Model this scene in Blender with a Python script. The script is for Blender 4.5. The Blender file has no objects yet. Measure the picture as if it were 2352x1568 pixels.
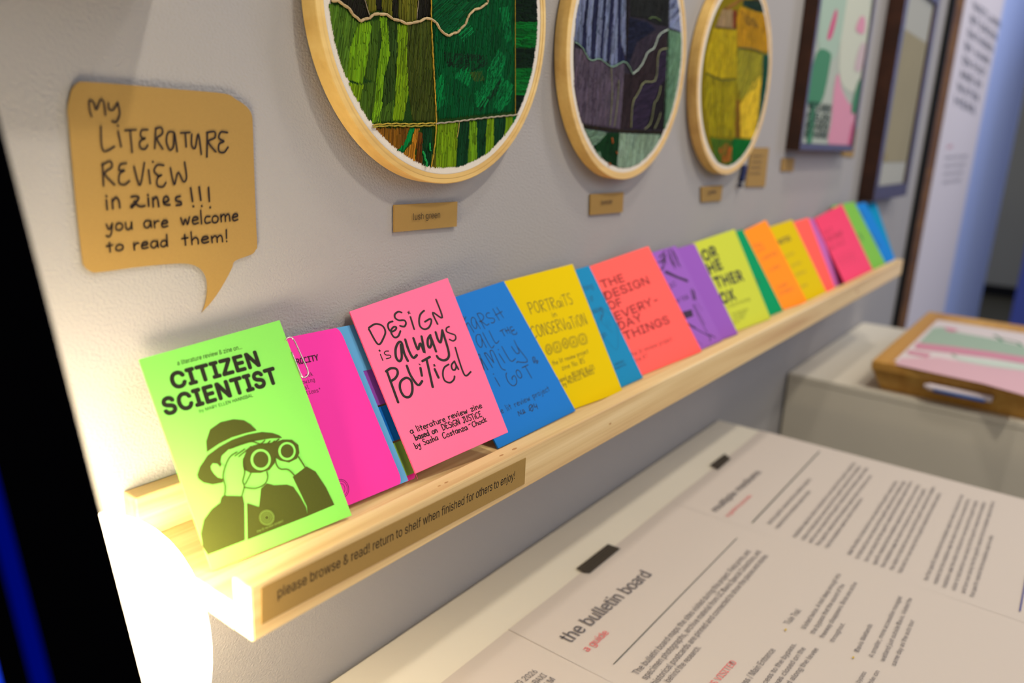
import bpy, math, random
from mathutils import Vector, Matrix
random.seed(7)
C = bpy.context.scene.collection
sc = bpy.context.scene

# ---------------------------------------------------------------- camera
def lin(c):
    c = c/255.0
    return c/12.92 if c <= .04045 else ((c+.055)/1.055)**2.4
YAW, PITCH, ROLL = math.radians(36.57), math.radians(-15.31), math.radians(2.41)
fw = Vector((math.cos(PITCH)*math.cos(YAW), math.cos(PITCH)*math.sin(YAW), math.sin(PITCH)))
rt = fw.cross(Vector((0, 0, 1))).normalized(); up = rt.cross(fw)
r2 = rt*math.cos(ROLL)+up*math.sin(ROLL); u2 = up*math.cos(ROLL)-rt*math.sin(ROLL)
camd = bpy.data.cameras.new('camera'); cam = bpy.data.objects.new('camera', camd); C.objects.link(cam)
M = Matrix((r2, u2, -fw)).transposed().to_4x4(); M.translation = Vector((0, -.43, 1.342))
cam.matrix_world = M
camd.sensor_width = 36.0; camd.lens = 1752.0/2352.0*36.0; camd.clip_start = .01; camd.clip_end = 60
camd.dof.use_dof = True; camd.dof.focus_distance = .55; camd.dof.aperture_fstop = 3.8
sc.camera = cam

# ---------------------------------------------------------------- light and exposure
w = bpy.data.worlds.new('world'); sc.world = w; w.use_nodes = True
bg = w.node_tree.nodes['Background']; bg.inputs[0].default_value = (.80, .80, .86, 1); bg.inputs[1].default_value = .30
def area(name, loc, aim, size, power, color, sy=None, spread=180):
    l = bpy.data.lights.new(name, 'AREA'); l.energy = power; l.color = color; l.size = size
    if sy: l.shape = 'RECTANGLE'; l.size_y = sy
    l.spread = math.radians(spread)
    o = bpy.data.objects.new(name, l); C.objects.link(o); o.location = loc
    o.rotation_euler = (Vector(aim)-Vector(loc)).to_track_quat('-Z', 'Y').to_euler(); return o
area('track_light', (.68, -.93, 2.75), (.75, 0, 1.1), .07, 15, (1, .90, .74))
area('track_light', (1.1, -.47, 2.75), (1.0, 0, 1.1), .09, 8, (1, .90, .78))
area('track_light', (3.3, -1.2, 2.75), (3.0, 0, 1.1), .3, 16, (1, .93, .86))
area('ceiling_light', (1.5, -2.6, 2.8), (1.2, 0, 1.0), 1.6, 26, (1, .97, .93), 1.6)
area('window_light', (6.2, -2.2, 1.9), (4.2, 0, 1.3), 1.0, 60, (.35, .5, 1.0), 1.6)
sc.view_settings.view_transform = 'Standard'; sc.view_settings.look = 'None'
sc.view_settings.gamma = 1; sc.view_settings.use_curve_mapping = False
sc.view_settings.exposure = 0.0

# ---------------------------------------------------------------- materials
MC = {}
def mat(key, col, rough=.7, spec=.3, bump=None, noise=None, metal=0, emit=None, tint=False, sheen=0, fluor=0):
    if key in MC: return MC[key]
    m = bpy.data.materials.new(key); m.use_nodes = True; nt = m.node_tree; b = nt.nodes['Principled BSDF']
    c = (lin(col[0]), lin(col[1]), lin(col[2]), 1)
    b.inputs['Base Color'].default_value = c; b.inputs['Roughness'].default_value = rough
    b.inputs['Specular IOR Level'].default_value = spec; b.inputs['Metallic'].default_value = metal
    if sheen: b.inputs['Sheen Weight'].default_value = sheen
    tc = nt.nodes.new('ShaderNodeTexCoord')
    last = None
    if noise:                                     # (scale xyz, detail, strength)
        mp = nt.nodes.new('ShaderNodeMapping'); mp.inputs['Scale'].default_value = noise[0]
        nt.links.new(tc.outputs['Object'], mp.inputs['Vector'])
        nz = nt.nodes.new('ShaderNodeTexNoise'); nz.inputs['Scale'].default_value = 1; nz.inputs['Detail'].default_value = noise[1]
        nt.links.new(mp.outputs[0], nz.inputs['Vector'])
        mx = nt.nodes.new('ShaderNodeMix'); mx.data_type = 'RGBA'
        mx.inputs[6].default_value = tuple(x*(1-noise[2]) for x in c[:3])+(1,)
        mx.inputs[7].default_value = tuple(min(1, x*(1+noise[2])) for x in c[:3])+(1,)
        nt.links.new(nz.outputs[0], mx.inputs[0]); nt.links.new(mx.outputs[2], b.inputs['Base Color']); last = mx.outputs[2]
    if tint:
        at = nt.nodes.new('ShaderNodeAttribute'); at.attribute_name = 'tint'
        mu = nt.nodes.new('ShaderNodeMix'); mu.data_type = 'RGBA'; mu.blend_type = 'MULTIPLY'; mu.inputs[0].default_value = 1
        if last: nt.links.new(last, mu.inputs[6])
        else: mu.inputs[6].default_value = c
        nt.links.new(at.outputs['Color'], mu.inputs[7]); nt.links.new(mu.outputs[2], b.inputs['Base Color'])
    if bump:                                      # (scale, strength, distance)
        nb = nt.nodes.new('ShaderNodeTexNoise'); nb.inputs['Scale'].default_value = bump[0]; nb.inputs['Detail'].default_value = 3
        nt.links.new(tc.outputs['Object'], nb.inputs['Vector'])
        bp = nt.nodes.new('ShaderNodeBump'); bp.inputs['Strength'].default_value = bump[1]; bp.inputs['Distance'].default_value = bump[2]
        nt.links.new(nb.outputs[0], bp.inputs['Height']); nt.links.new(bp.outputs[0], b.inputs['Normal'])
    if emit:
        b.inputs['Emission Color'].default_value = emit[0]+(1,); b.inputs['Emission Strength'].default_value = emit[1]
    MC[key] = m; return m
def pine(key, a, bcol, c3, scale=1.0, rough=.5):
    m = bpy.data.materials.new(key); m.use_nodes = True; nt = m.node_tree; b = nt.nodes['Principled BSDF']
    b.inputs['Roughness'].default_value = rough; b.inputs['Specular IOR Level'].default_value = .3
    tc = nt.nodes.new('ShaderNodeTexCoord')
    mp = nt.nodes.new('ShaderNodeMapping'); mp.inputs['Scale'].default_value = (2.2*scale, 60*scale, 60*scale)
    nt.links.new(tc.outputs['Object'], mp.inputs[0])
    nz = nt.nodes.new('ShaderNodeTexNoise'); nz.inputs['Scale'].default_value = 1; nz.inputs['Detail'].default_value = 4; nz.inputs['Distortion'].default_value = .5
    nt.links.new(mp.outputs[0], nz.inputs['Vector'])
    m2 = nt.nodes.new('ShaderNodeMapping'); m2.inputs['Scale'].default_value = (3*scale, 380*scale, 380*scale)
    nt.links.new(tc.outputs['Object'], m2.inputs[0])
    n2 = nt.nodes.new('ShaderNodeTexNoise'); n2.inputs['Scale'].default_value = 1; n2.inputs['Detail'].default_value = 2
    nt.links.new(m2.outputs[0], n2.inputs['Vector'])
    ad = nt.nodes.new('ShaderNodeMath'); ad.operation = 'MULTIPLY_ADD'; ad.inputs[1].default_value = .35
    nt.links.new(n2.outputs[0], ad.inputs[0]); nt.links.new(nz.outputs[0], ad.inputs[2])
    cr = nt.nodes.new('ShaderNodeValToRGB'); e = cr.color_ramp.elements
    e[0].position = .45; e[1].position = .95
    e[0].color = tuple(lin(x) for x in a)+(1,); e[1].color = tuple(lin(x) for x in c3)+(1,)
    k = cr.color_ramp.elements.new(.68); k.color = tuple(lin(x) for x in bcol)+(1,)
    nt.links.new(ad.outputs[0], cr.inputs[0]); nt.links.new(cr.outputs[0], b.inputs['Base Color'])
    bp = nt.nodes.new('ShaderNodeBump'); bp.inputs['Strength'].default_value = .2; bp.inputs['Distance'].default_value = .0004
    nt.links.new(n2.outputs[0], bp.inputs['Height']); nt.links.new(bp.outputs[0], b.inputs['Normal'])
    return m
def paper(key, col): return mat('paper_'+key, col, .85, .08, (900, .10, .0003))
PINE = pine('pine', (228, 202, 152), (214, 184, 130), (188, 148, 98))
BAMBOO = pine('bamboo', (226, 194, 122), (216, 180, 106), (198, 160, 90), .5)
TRAYWOOD = pine('tray_wood', (205, 160, 82), (190, 142, 66), (170, 120, 50), .3)
DARKWOOD = pine('dark_wood', (62, 34, 20), (50, 26, 15), (36, 18, 10), .3)
BROWNWOOD = pine('brown_wood', (118, 80, 30), (100, 64, 22), (82, 50, 16), .3, .9)
WALL = mat('wall_paint', (158, 155, 154), .85, .15, (560, .6, .0014))
INK = mat('ink', (24, 18, 16), .6, .2)
KRAFT = mat('kraft', (152, 122, 68), .8, .12, (700, .15, .0003), ((900, 900, 900), 3, .07))

# ---------------------------------------------------------------- mesh helpers
class MB:
    def __init__(s): s.v = []; s.f = []; s.m = []; s.t = []
    def add(s, vs, fs, mi=0, tint=None):
        o = len(s.v); s.v += [tuple(x) for x in vs]
        for f in fs: s.f.append(tuple(i+o for i in f)); s.m.append(mi); s.t.append(tint)
    def box(s, a, b, mi=0):
        (x0, y0, z0), (x1, y1, z1) = a, b
        s.add([(x0,y0,z0),(x1,y0,z0),(x1,y1,z0),(x0,y1,z0),(x0,y0,z1),(x1,y0,z1),(x1,y1,z1),(x0,y1,z1)],
              [(0,3,2,1),(4,5,6,7),(0,1,5,4),(1,2,6,5),(2,3,7,6),(3,0,4,7)], mi)
    def lathe(s, c, prof, n=24, axis='z', mi=0):
        vs = []; fs = []
        for r, h in prof:
            for i in range(n):
                a = 2*math.pi*i/n
                p = (r*math.cos(a), r*math.sin(a), h) if axis == 'z' else ((r*math.cos(a), h, r*math.sin(a)) if axis == 'y' else (h, r*math.cos(a), r*math.sin(a)))
                vs.append((c[0]+p[0], c[1]+p[1], c[2]+p[2]))
        for j in range(len(prof)-1):
            for i in range(n):
                k = (i+1) % n; fs.append((j*n+i, j*n+k, (j+1)*n+k, (j+1)*n+i))
        s.add(vs, fs, mi)
    def tube(s, pts, r, n=8, mi=0, closed=False):
        pts = [Vector(p) for p in pts]; vs = []; fs = []; N = len(pts)
        for i, p in enumerate(pts):
            t = (pts[(i+1) % N if closed else min(i+1, N-1)]-pts[i-1 if (i or closed) else 0]).normalized()
            a = Vector((0, 0, 1)) if abs(t.z) < .9 else Vector((1, 0, 0))
            u = t.cross(a).normalized(); v = t.cross(u)
            for k in range(n):
                q = 2*math.pi*k/n; vs.append(p+(u*math.cos(q)+v*math.sin(q))*r)
        for i in range(N if closed else N-1):
            j = (i+1) % N
            for k in range(n):
                l = (k+1) % n; fs.append((i*n+k, i*n+l, j*n+l, j*n+k))
        if not closed: fs.append(tuple(range(n-1, -1, -1))); fs.append(tuple((N-1)*n+k for k in range(n)))
        s.add(vs, fs, mi)
    def obj(s, name, mats, parent=None, smooth=False, bevel=0, origin=None, kind=None, label=None):
        me = bpy.data.meshes.new(name); og = Vector(origin) if origin else Vector((0, 0, 0))
        me.from_pydata([tuple(Vector(v)-og) for v in s.v], [], s.f); me.update()
        if not isinstance(mats, (list, tuple)): mats = [mats]
        for m in mats: me.materials.append(m)
        if len(mats) > 1: me.polygons.foreach_set('material_index', s.m)
        if smooth: me.polygons.foreach_set('use_smooth', [True]*len(me.polygons))
        if any(t is not None for t in s.t):
            at = me.color_attributes.new('tint', 'FLOAT_COLOR', 'CORNER'); buf = []
            for p in me.polygons:
                t = s.t[p.index] or (1, 1, 1); buf += list(t+(1,))*p.loop_total
            at.data.foreach_set('color', buf)
        o = bpy.data.objects.new(name, me); C.objects.link(o); o.location = og
        if bevel:
            md = o.modifiers.new('bevel', 'BEVEL'); md.width = bevel; md.segments = 2; md.limit_method = 'ANGLE'
        if parent: o.parent = parent; o.matrix_parent_inverse = parent.matrix_world.inverted() if False else Matrix.Translation(-Vector(parent.location))
        if kind: o['kind'] = kind
        if label: o['label'] = label
        return o
def thing(name, label, cat, loc, group=None):
    o = bpy.data.objects.new(name, None); C.objects.link(o); o.location = loc
    o['label'] = label; o['category'] = cat
    if group: o['group'] = group
    return o
def tag(o, label, cat, group=None):
    o['label'] = label; o['category'] = cat
    if group: o['group'] = group
    return o

class Quad:                                   # a flat or slightly warped sheet: P(s,t), corners BL BR TR TL
    def __init__(s, c): s.c = [Vector(x) for x in c]; s.n = (s.c[1]-s.c[0]).cross(s.c[3]-s.c[0]).normalized()
    def P(s, a, b, off=0):
        BL, BR, TR, TL = s.c
        return BL*((1-a)*(1-b))+BR*(a*(1-b))+TR*(a*b)+TL*((1-a)*b)+s.n*off
def xz(y): return Quad([(0, y, 0), (1, y, 0), (1, y, 1), (0, y, 1)])
def xy(z): return Quad([(0, -1, z), (1, -1, z), (1, 0, z), (0, 0, z)])
def slab(q, th, s0=0, s1=1, t0=0, t1=1, off=0, nx=6, ny=6, mb=None, mi=0, sag=None):   # sheet with thickness behind it
    mb = mb or MB(); vs = []; fs = []
    for side in (0, 1):
        for j in range(ny+1):
            for i in range(nx+1):
                s_, t_ = s0+(s1-s0)*i/nx, t0+(t1-t0)*j/ny
                vs.append(q.P(s_, t_, off-side*th))
    W = nx+1; H = (nx+1)*(ny+1)
    for j in range(ny):
        for i in range(nx):
            a = j*W+i; fs.append((a, a+1, a+W+1, a+W)); fs.append((H+a, H+a+W, H+a+W+1, H+a+1))
    for i in range(nx):
        fs.append((i, H+i, H+i+1, i+1)); a = ny*W+i; fs.append((a, a+1, H+a+1, H+a))
    for j in range(ny):
        a = j*W; fs.append((a, a+W, H+a+W, H+a)); a = j*W+nx; fs.append((a, H+a, H+a+W, a+W))
    mb.add(vs, fs, mi); return mb
def area2(p): return .5*sum(p[i-1][0]*p[i][1]-p[i][0]*p[i-1][1] for i in range(len(p)))
def flat(q, pts, off, mb, mi=0, th=0):         # filled outline on a sheet (with optional thickness)
    if area2(pts) < 0: pts = pts[::-1]
    from mathutils.geometry import tessellate_polygon
    tri = tessellate_polygon([[Vector((a, b, 0)) for a, b in pts]])
    n = len(pts); vs = [q.P(a, b, off) for a, b in pts]; fs = []
    for t in tri:
        p = [pts[i] for i in t]; fs.append(tuple(t) if area2(p) > 0 else tuple(reversed(t)))
    if th:
        vs += [q.P(a, b, off-th) for a, b in pts]; fs += [tuple(n+i for i in reversed(f)) for f in list(fs)]
        fs += [(i, n+i, n+(i+1) % n, (i+1) % n) for i in range(n)]
    mb.add(vs, fs, mi)
def smooth_pts(p, k=5):
    if len(p) < 3: return p
    cl = (p[0][0]-p[-1][0])**2+(p[0][1]-p[-1][1])**2 < 1e-12; out = []; N = len(p)
    for i in range(N-1):
        p0 = p[i-1] if i else (p[-2] if cl else p[0]); p1, p2 = p[i], p[i+1]; p3 = p[i+2] if i+2 < N else (p[1] if cl else p[-1])
        for j in range(k):
            t = j/k
            out.append(tuple(.5*(2*p1[d]+(p2[d]-p0[d])*t+(2*p0[d]-5*p1[d]+4*p2[d]-p3[d])*t*t+(3*p1[d]-p0[d]-3*p2[d]+p3[d])*t**3) for d in (0, 1)))
    out.append(tuple(p[-1])); return out
def ribbon(q, pts, wmm, off, mb, mi=0, sm=True):
    p2 = smooth_pts(pts) if sm else pts
    P = [q.P(a, b, off) for a, b in p2]; h = wmm*.0005; vs = []; fs = []
    Q = [P[0]]
    for x in P[1:]:
        if (x-Q[-1]).length > h*.25: Q.append(x)
    if len(Q) < 2: Q = [P[0], P[0]+(q.c[1]-q.c[0]).normalized()*h*.3]
    P = Q; d0 = (P[1]-P[0]).normalized(); d1 = (P[-1]-P[-2]).normalized(); N = len(P)
    for i in range(N):
        t = (P[min(i+1, N-1)]-P[max(i-1, 0)]).normalized(); s_ = q.n.cross(t).normalized()*h
        vs += [P[i]+s_, P[i]-s_]
    for i in range(N-1): fs.append((2*i+1, 2*i+3, 2*i+2, 2*i))
    for ctr, d, a0 in ((P[0], -d0, 0), (P[-1], d1, N-1)):        # round ends
        sd = q.n.cross(d); o = len(vs)
        vs += [ctr+(sd*math.cos(a)+d*math.sin(a))*h for a in [math.pi*k/6 for k in range(7)]]
        fs.append(tuple(range(o+6, o-1, -1)))
    mb.add(vs, fs, mi)
# single-stroke handwriting, 10 units to a capital
HW = {'a':(5,"4.5,5 2,5.5 .5,3.5 1,.8 2.5,0 4,2 4.4,5;4.4,5 4.8,0"),'b':(4.6,".5,10 .8,0;.8,3 2.5,5 4.3,3.2 3.5,.5 .9,.4"),'c':(4,"4,5 1.5,5 .5,2.5 1.5,.2 4,.6"),
'd':(5,"4.2,3 3,5 .8,4 .6,1 2.5,0 4,2;4.2,10 4.5,0"),'e':(4.5,".8,2.8 4,3.5 3.4,5.3 1.5,5 .5,2.5 1.5,.2 4.2,.8"),'g':(4.5,"4,5 1.5,5.2 .6,3 1.5,.8 3.6,1.5 4,4.8;4,4.8 4.3,-2 2.5,-4 .5,-3"),
'h':(4.6,".5,10 .8,0;.8,3 2.5,5.3 3.9,4 4.2,0"),'i':(1.6,".7,5.3 .9,0;.6,8 .9,7.6"),'j':(2.6,"1.8,5.3 1.8,-2.5 .3,-3.5;1.7,8 1.9,7.6"),'k':(4.6,".5,10 .8,0;3.8,5.5 .9,2.5 4.2,0"),
'l':(1.6,".6,10 .9,0"),'m':(7,".5,5.3 .8,0;.8,3.5 2.3,5.4 3.4,4 3.6,0;3.6,3.5 5.2,5.4 6.3,4 6.6,0"),'n':(4.6,".5,5.4 .8,0;.8,3.3 2.5,5.4 3.8,4 4.1,0"),'o':(4.8,"2.5,5.3 .7,4 .7,1 2.4,0 4.2,1.2 4.2,4 2.5,5.3"),
'p':(4.6,".5,5.4 .9,-4;.7,3.5 2.5,5.4 4.2,3.5 3.2,.6 .9,.8"),'r':(3.5,".5,5.3 .8,0;.8,3 2,5 3.3,5"),'s':(3.9,"3.5,5.2 1.2,5 1,3.4 3,2.6 3.3,.8 .6,.2"),'t':(3.7,"1.8,8.5 2,0;.2,5.4 3.4,5.8"),
'u':(4.7,".5,5.4 .8,1 2.4,0 3.8,2 4,5.4;4,5.4 4.3,0"),'v':(4,".3,5.4 2,0 3.8,5.5"),'w':(6,".3,5.3 1.7,0 3,4.2 4.4,0 5.7,5.4"),'y':(4.5,".5,5.4 2,1.4 3.9,5.4;4,5.4 3.2,-2 1.8,-4 .3,-3"),
'z':(4,".4,5.2 3.7,5.2 .5,.1 3.9,.3"),'B':(5,".5,10 .8,0;.5,10 3.8,9 3.8,6.5 .8,5.3;.8,5.3 4.5,4 4.2,1 .8,0"),'C':(5.5,"5.2,9 3.5,10 1,7.5 .6,3 2.2,0 5.2,1.5"),
'D':(5.8,".6,10 .8,0;.4,9.8 3.5,9.6 5.4,6 4.5,1.5 .8,0"),'E':(4.8,"4.4,9.6 1.8,10 .7,8 1,6 3.2,5.4 1,4.8 .6,2 1.6,.2 4.4,.8"),'G':(6,"5.2,9.4 3,10 .8,7 .8,3 3,0 5.2,1.8 5.2,4.8 3.2,4.6"),
'H':(5.4,".6,10 .9,0;4.6,10 4.9,0;.7,5 4.8,5.4"),'J':(4.5,"1.5,9.8 4.6,10;3.3,9.9 3.2,2 2,0 .4,1.5"),'L':(4.2,".8,10 .8,.2 4,.5"),'M':(7,".6,0 1,10 3.4,3 5.8,10 6.4,0"),
'N':(5.6,".6,0 .8,10 4.8,0 5,10"),'O':(6,"3,10 .9,7.5 .9,2.5 3,0 5.2,2.5 5.2,7.5 3,10"),'P':(5,".8,0 .6,10;.4,9.8 3.8,9.8 4.6,7 3,4.8 .8,4.6"),'R':(5.4,".8,0 .6,10;.4,9.8 3.8,9.8 4.4,7 .9,4.8 5,0"),
'S':(4.8,"4.4,9.2 2.2,10 .8,8 2,5.8 4.2,4.2 4,1 2,0 .5,1"),'T':(5,".2,9.6 4.8,10;2.6,9.8 2.8,0"),'U':(5.4,".6,10 .8,2 2.8,0 4.6,2.5 4.8,10"),'V':(5,".3,10 2.6,0 4.8,10"),
'0':(5,"2.5,10 .8,7.5 .8,2.5 2.5,0 4.2,2.5 4.2,7.5 2.5,10;.6,.5 4.6,9.6"),'4':(4.8,"1,9.5 .8,4.5 4.2,4.8;4,9.8 4,0"),'5':(4.6,"4.2,9.8 1,9.6 .8,5.6 3.4,5.8 4.2,2.5 2.5,0 .5,.8"),
'-':(4,".6,4.6 3.4,5"),'!':(2,"1,10 1,3;1,.4 1.1,.1"),' ':(3.6,"")}
def hand(q, text, o, r, u, w, off, mb, mi):
    sp = .9; tot = sum(HW[c][0]+sp for c in text)-sp; x = 0; rnd = random.Random(len(text)*7+ord(text[0]))
    for c in text:
        wd, st = HW[c]; jy = rnd.uniform(-.35, .35)
        for s_ in st.split(';'):
            if not s_: continue
            pts = [tuple(map(float, p.split(','))) for p in s_.split()]
            pts = [(o[0]+r[0]*(x+a)/tot+u[0]*(b+jy)/10, o[1]+r[1]*(x+a)/tot+u[1]*(b+jy)/10) for a, b in pts]
            ribbon(q, pts, w, off, mb, mi)
        x += wd+sp
TXT = {}; CAPH = {}
FP = bpy.utils.system_resource('DATAFILES', path='fonts')
def font(n):
    return bpy.data.fonts.load(FP+'/'+n) if FP else None
SANS = font('Inter.woff2'); MONO = font('DejaVuSansMono.woff2')
def glyphs(text, bold):                          # printed lettering from Blender's own font, as flat triangles; capital height 1
    k = (text, bold)
    if k not in TXT:
        cu = bpy.data.curves.new('lettering', 'FONT'); cu.body = text; cu.fill_mode = 'FRONT'; cu.resolution_u = 3; cu.size = 1
        f_ = MONO if bold in 'MN' else SANS
        if f_: cu.font = f_
        if bold in 'BK': cu.space_character = 1.07
        o = bpy.data.objects.new('lettering', cu); C.objects.link(o); bpy.context.view_layer.update()
        me = o.evaluated_get(bpy.context.evaluated_depsgraph_get()).to_mesh()
        if bold not in CAPH:
            cu.body = 'H'; bpy.context.view_layer.update()
            mh = o.evaluated_get(bpy.context.evaluated_depsgraph_get()).to_mesh(); ys = [v.co.y for v in mh.vertices]
            CAPH[bold] = max(ys)-max(0, min(ys)); cu.body = text; bpy.context.view_layer.update()
            me = o.evaluated_get(bpy.context.evaluated_depsgraph_get()).to_mesh()
        xs = [v.co.x for v in me.vertices]; x0, x1 = min(xs), max(xs)
        TXT[k] = ([((v.co.x-x0)/(x1-x0), v.co.y/CAPH[bold]) for v in me.vertices], [tuple(p.vertices) for p in me.polygons])
        o.to_mesh_clear(); bpy.data.objects.remove(o); bpy.data.curves.remove(cu)
    return TXT[k]
def printed(q, text, o, r, u, bold, off, mb, mi):
    v, f = glyphs(text, bold)
    P = [q.P(o[0]+r[0]*a+u[0]*b, o[1]+r[1]*a+u[1]*b, off) for a, b in v]
    if r[0]*u[1]-r[1]*u[0] < 0: f = [tuple(reversed(x)) for x in f]
    mb.add(P, f, mi)
    h = {'B': .05, 'K': .075, 'D': .04, 'N': .05}.get(bold, 0)*(q.P(o[0]+u[0], o[1]+u[1])-q.P(*o)).length
    if h:                                        # heavier weight: thicken every outline edge
        cnt = {}
        for x in f:
            for i in range(len(x)):
                e = (min(x[i-1], x[i]), max(x[i-1], x[i])); cnt[e] = cnt.get(e, 0)+1
        for (a, b), c in cnt.items():
            if c != 1 or (P[b]-P[a]).length < 1e-7: continue
            d = (P[b]-P[a]).normalized(); s_ = q.n.cross(d)*h; e_ = d*h*.55
            mb.add([P[a]-s_, P[b]-s_, P[b]-s_*.55+e_, P[b]+s_*.55+e_, P[b]+s_, P[a]+s_, P[a]+s_*.55-e_, P[a]-s_*.55-e_], [(0, 1, 2, 3, 4, 5, 6, 7)], mi)
def write(q, items, name, pal, parent, off=.00012, label=None, sw=1.0):
    mb = MB(); n = 0; used = sorted({it[3] if it[0] == 'S' else (it[2] if it[0] == 'P' else it[6]) for it in items}); ix = {c: i for i, c in enumerate(used)}
    for it in items:
        n += 1; z = off+n*2e-7
        if it[0] == 'S': ribbon(q, it[1], it[2]*sw, z+(.0004 if it[3] in (8, 10) else 0), mb, ix[it[3]])
        elif it[0] == 'P': flat(q, it[1], z+it[3]*.00006, mb, ix[it[2]])
        elif it[0] == 'H': hand(q, it[1], it[2], it[3], it[4], it[5]*.82*sw, z, mb, ix[it[6]])
        else: printed(q, it[1], it[2], it[3], it[4], it[0], z+(.0004 if it[6] == 10 else 0), mb, ix[it[6]])
    return mb.obj(name, [pal[c] for c in used], parent, label=label)
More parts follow.
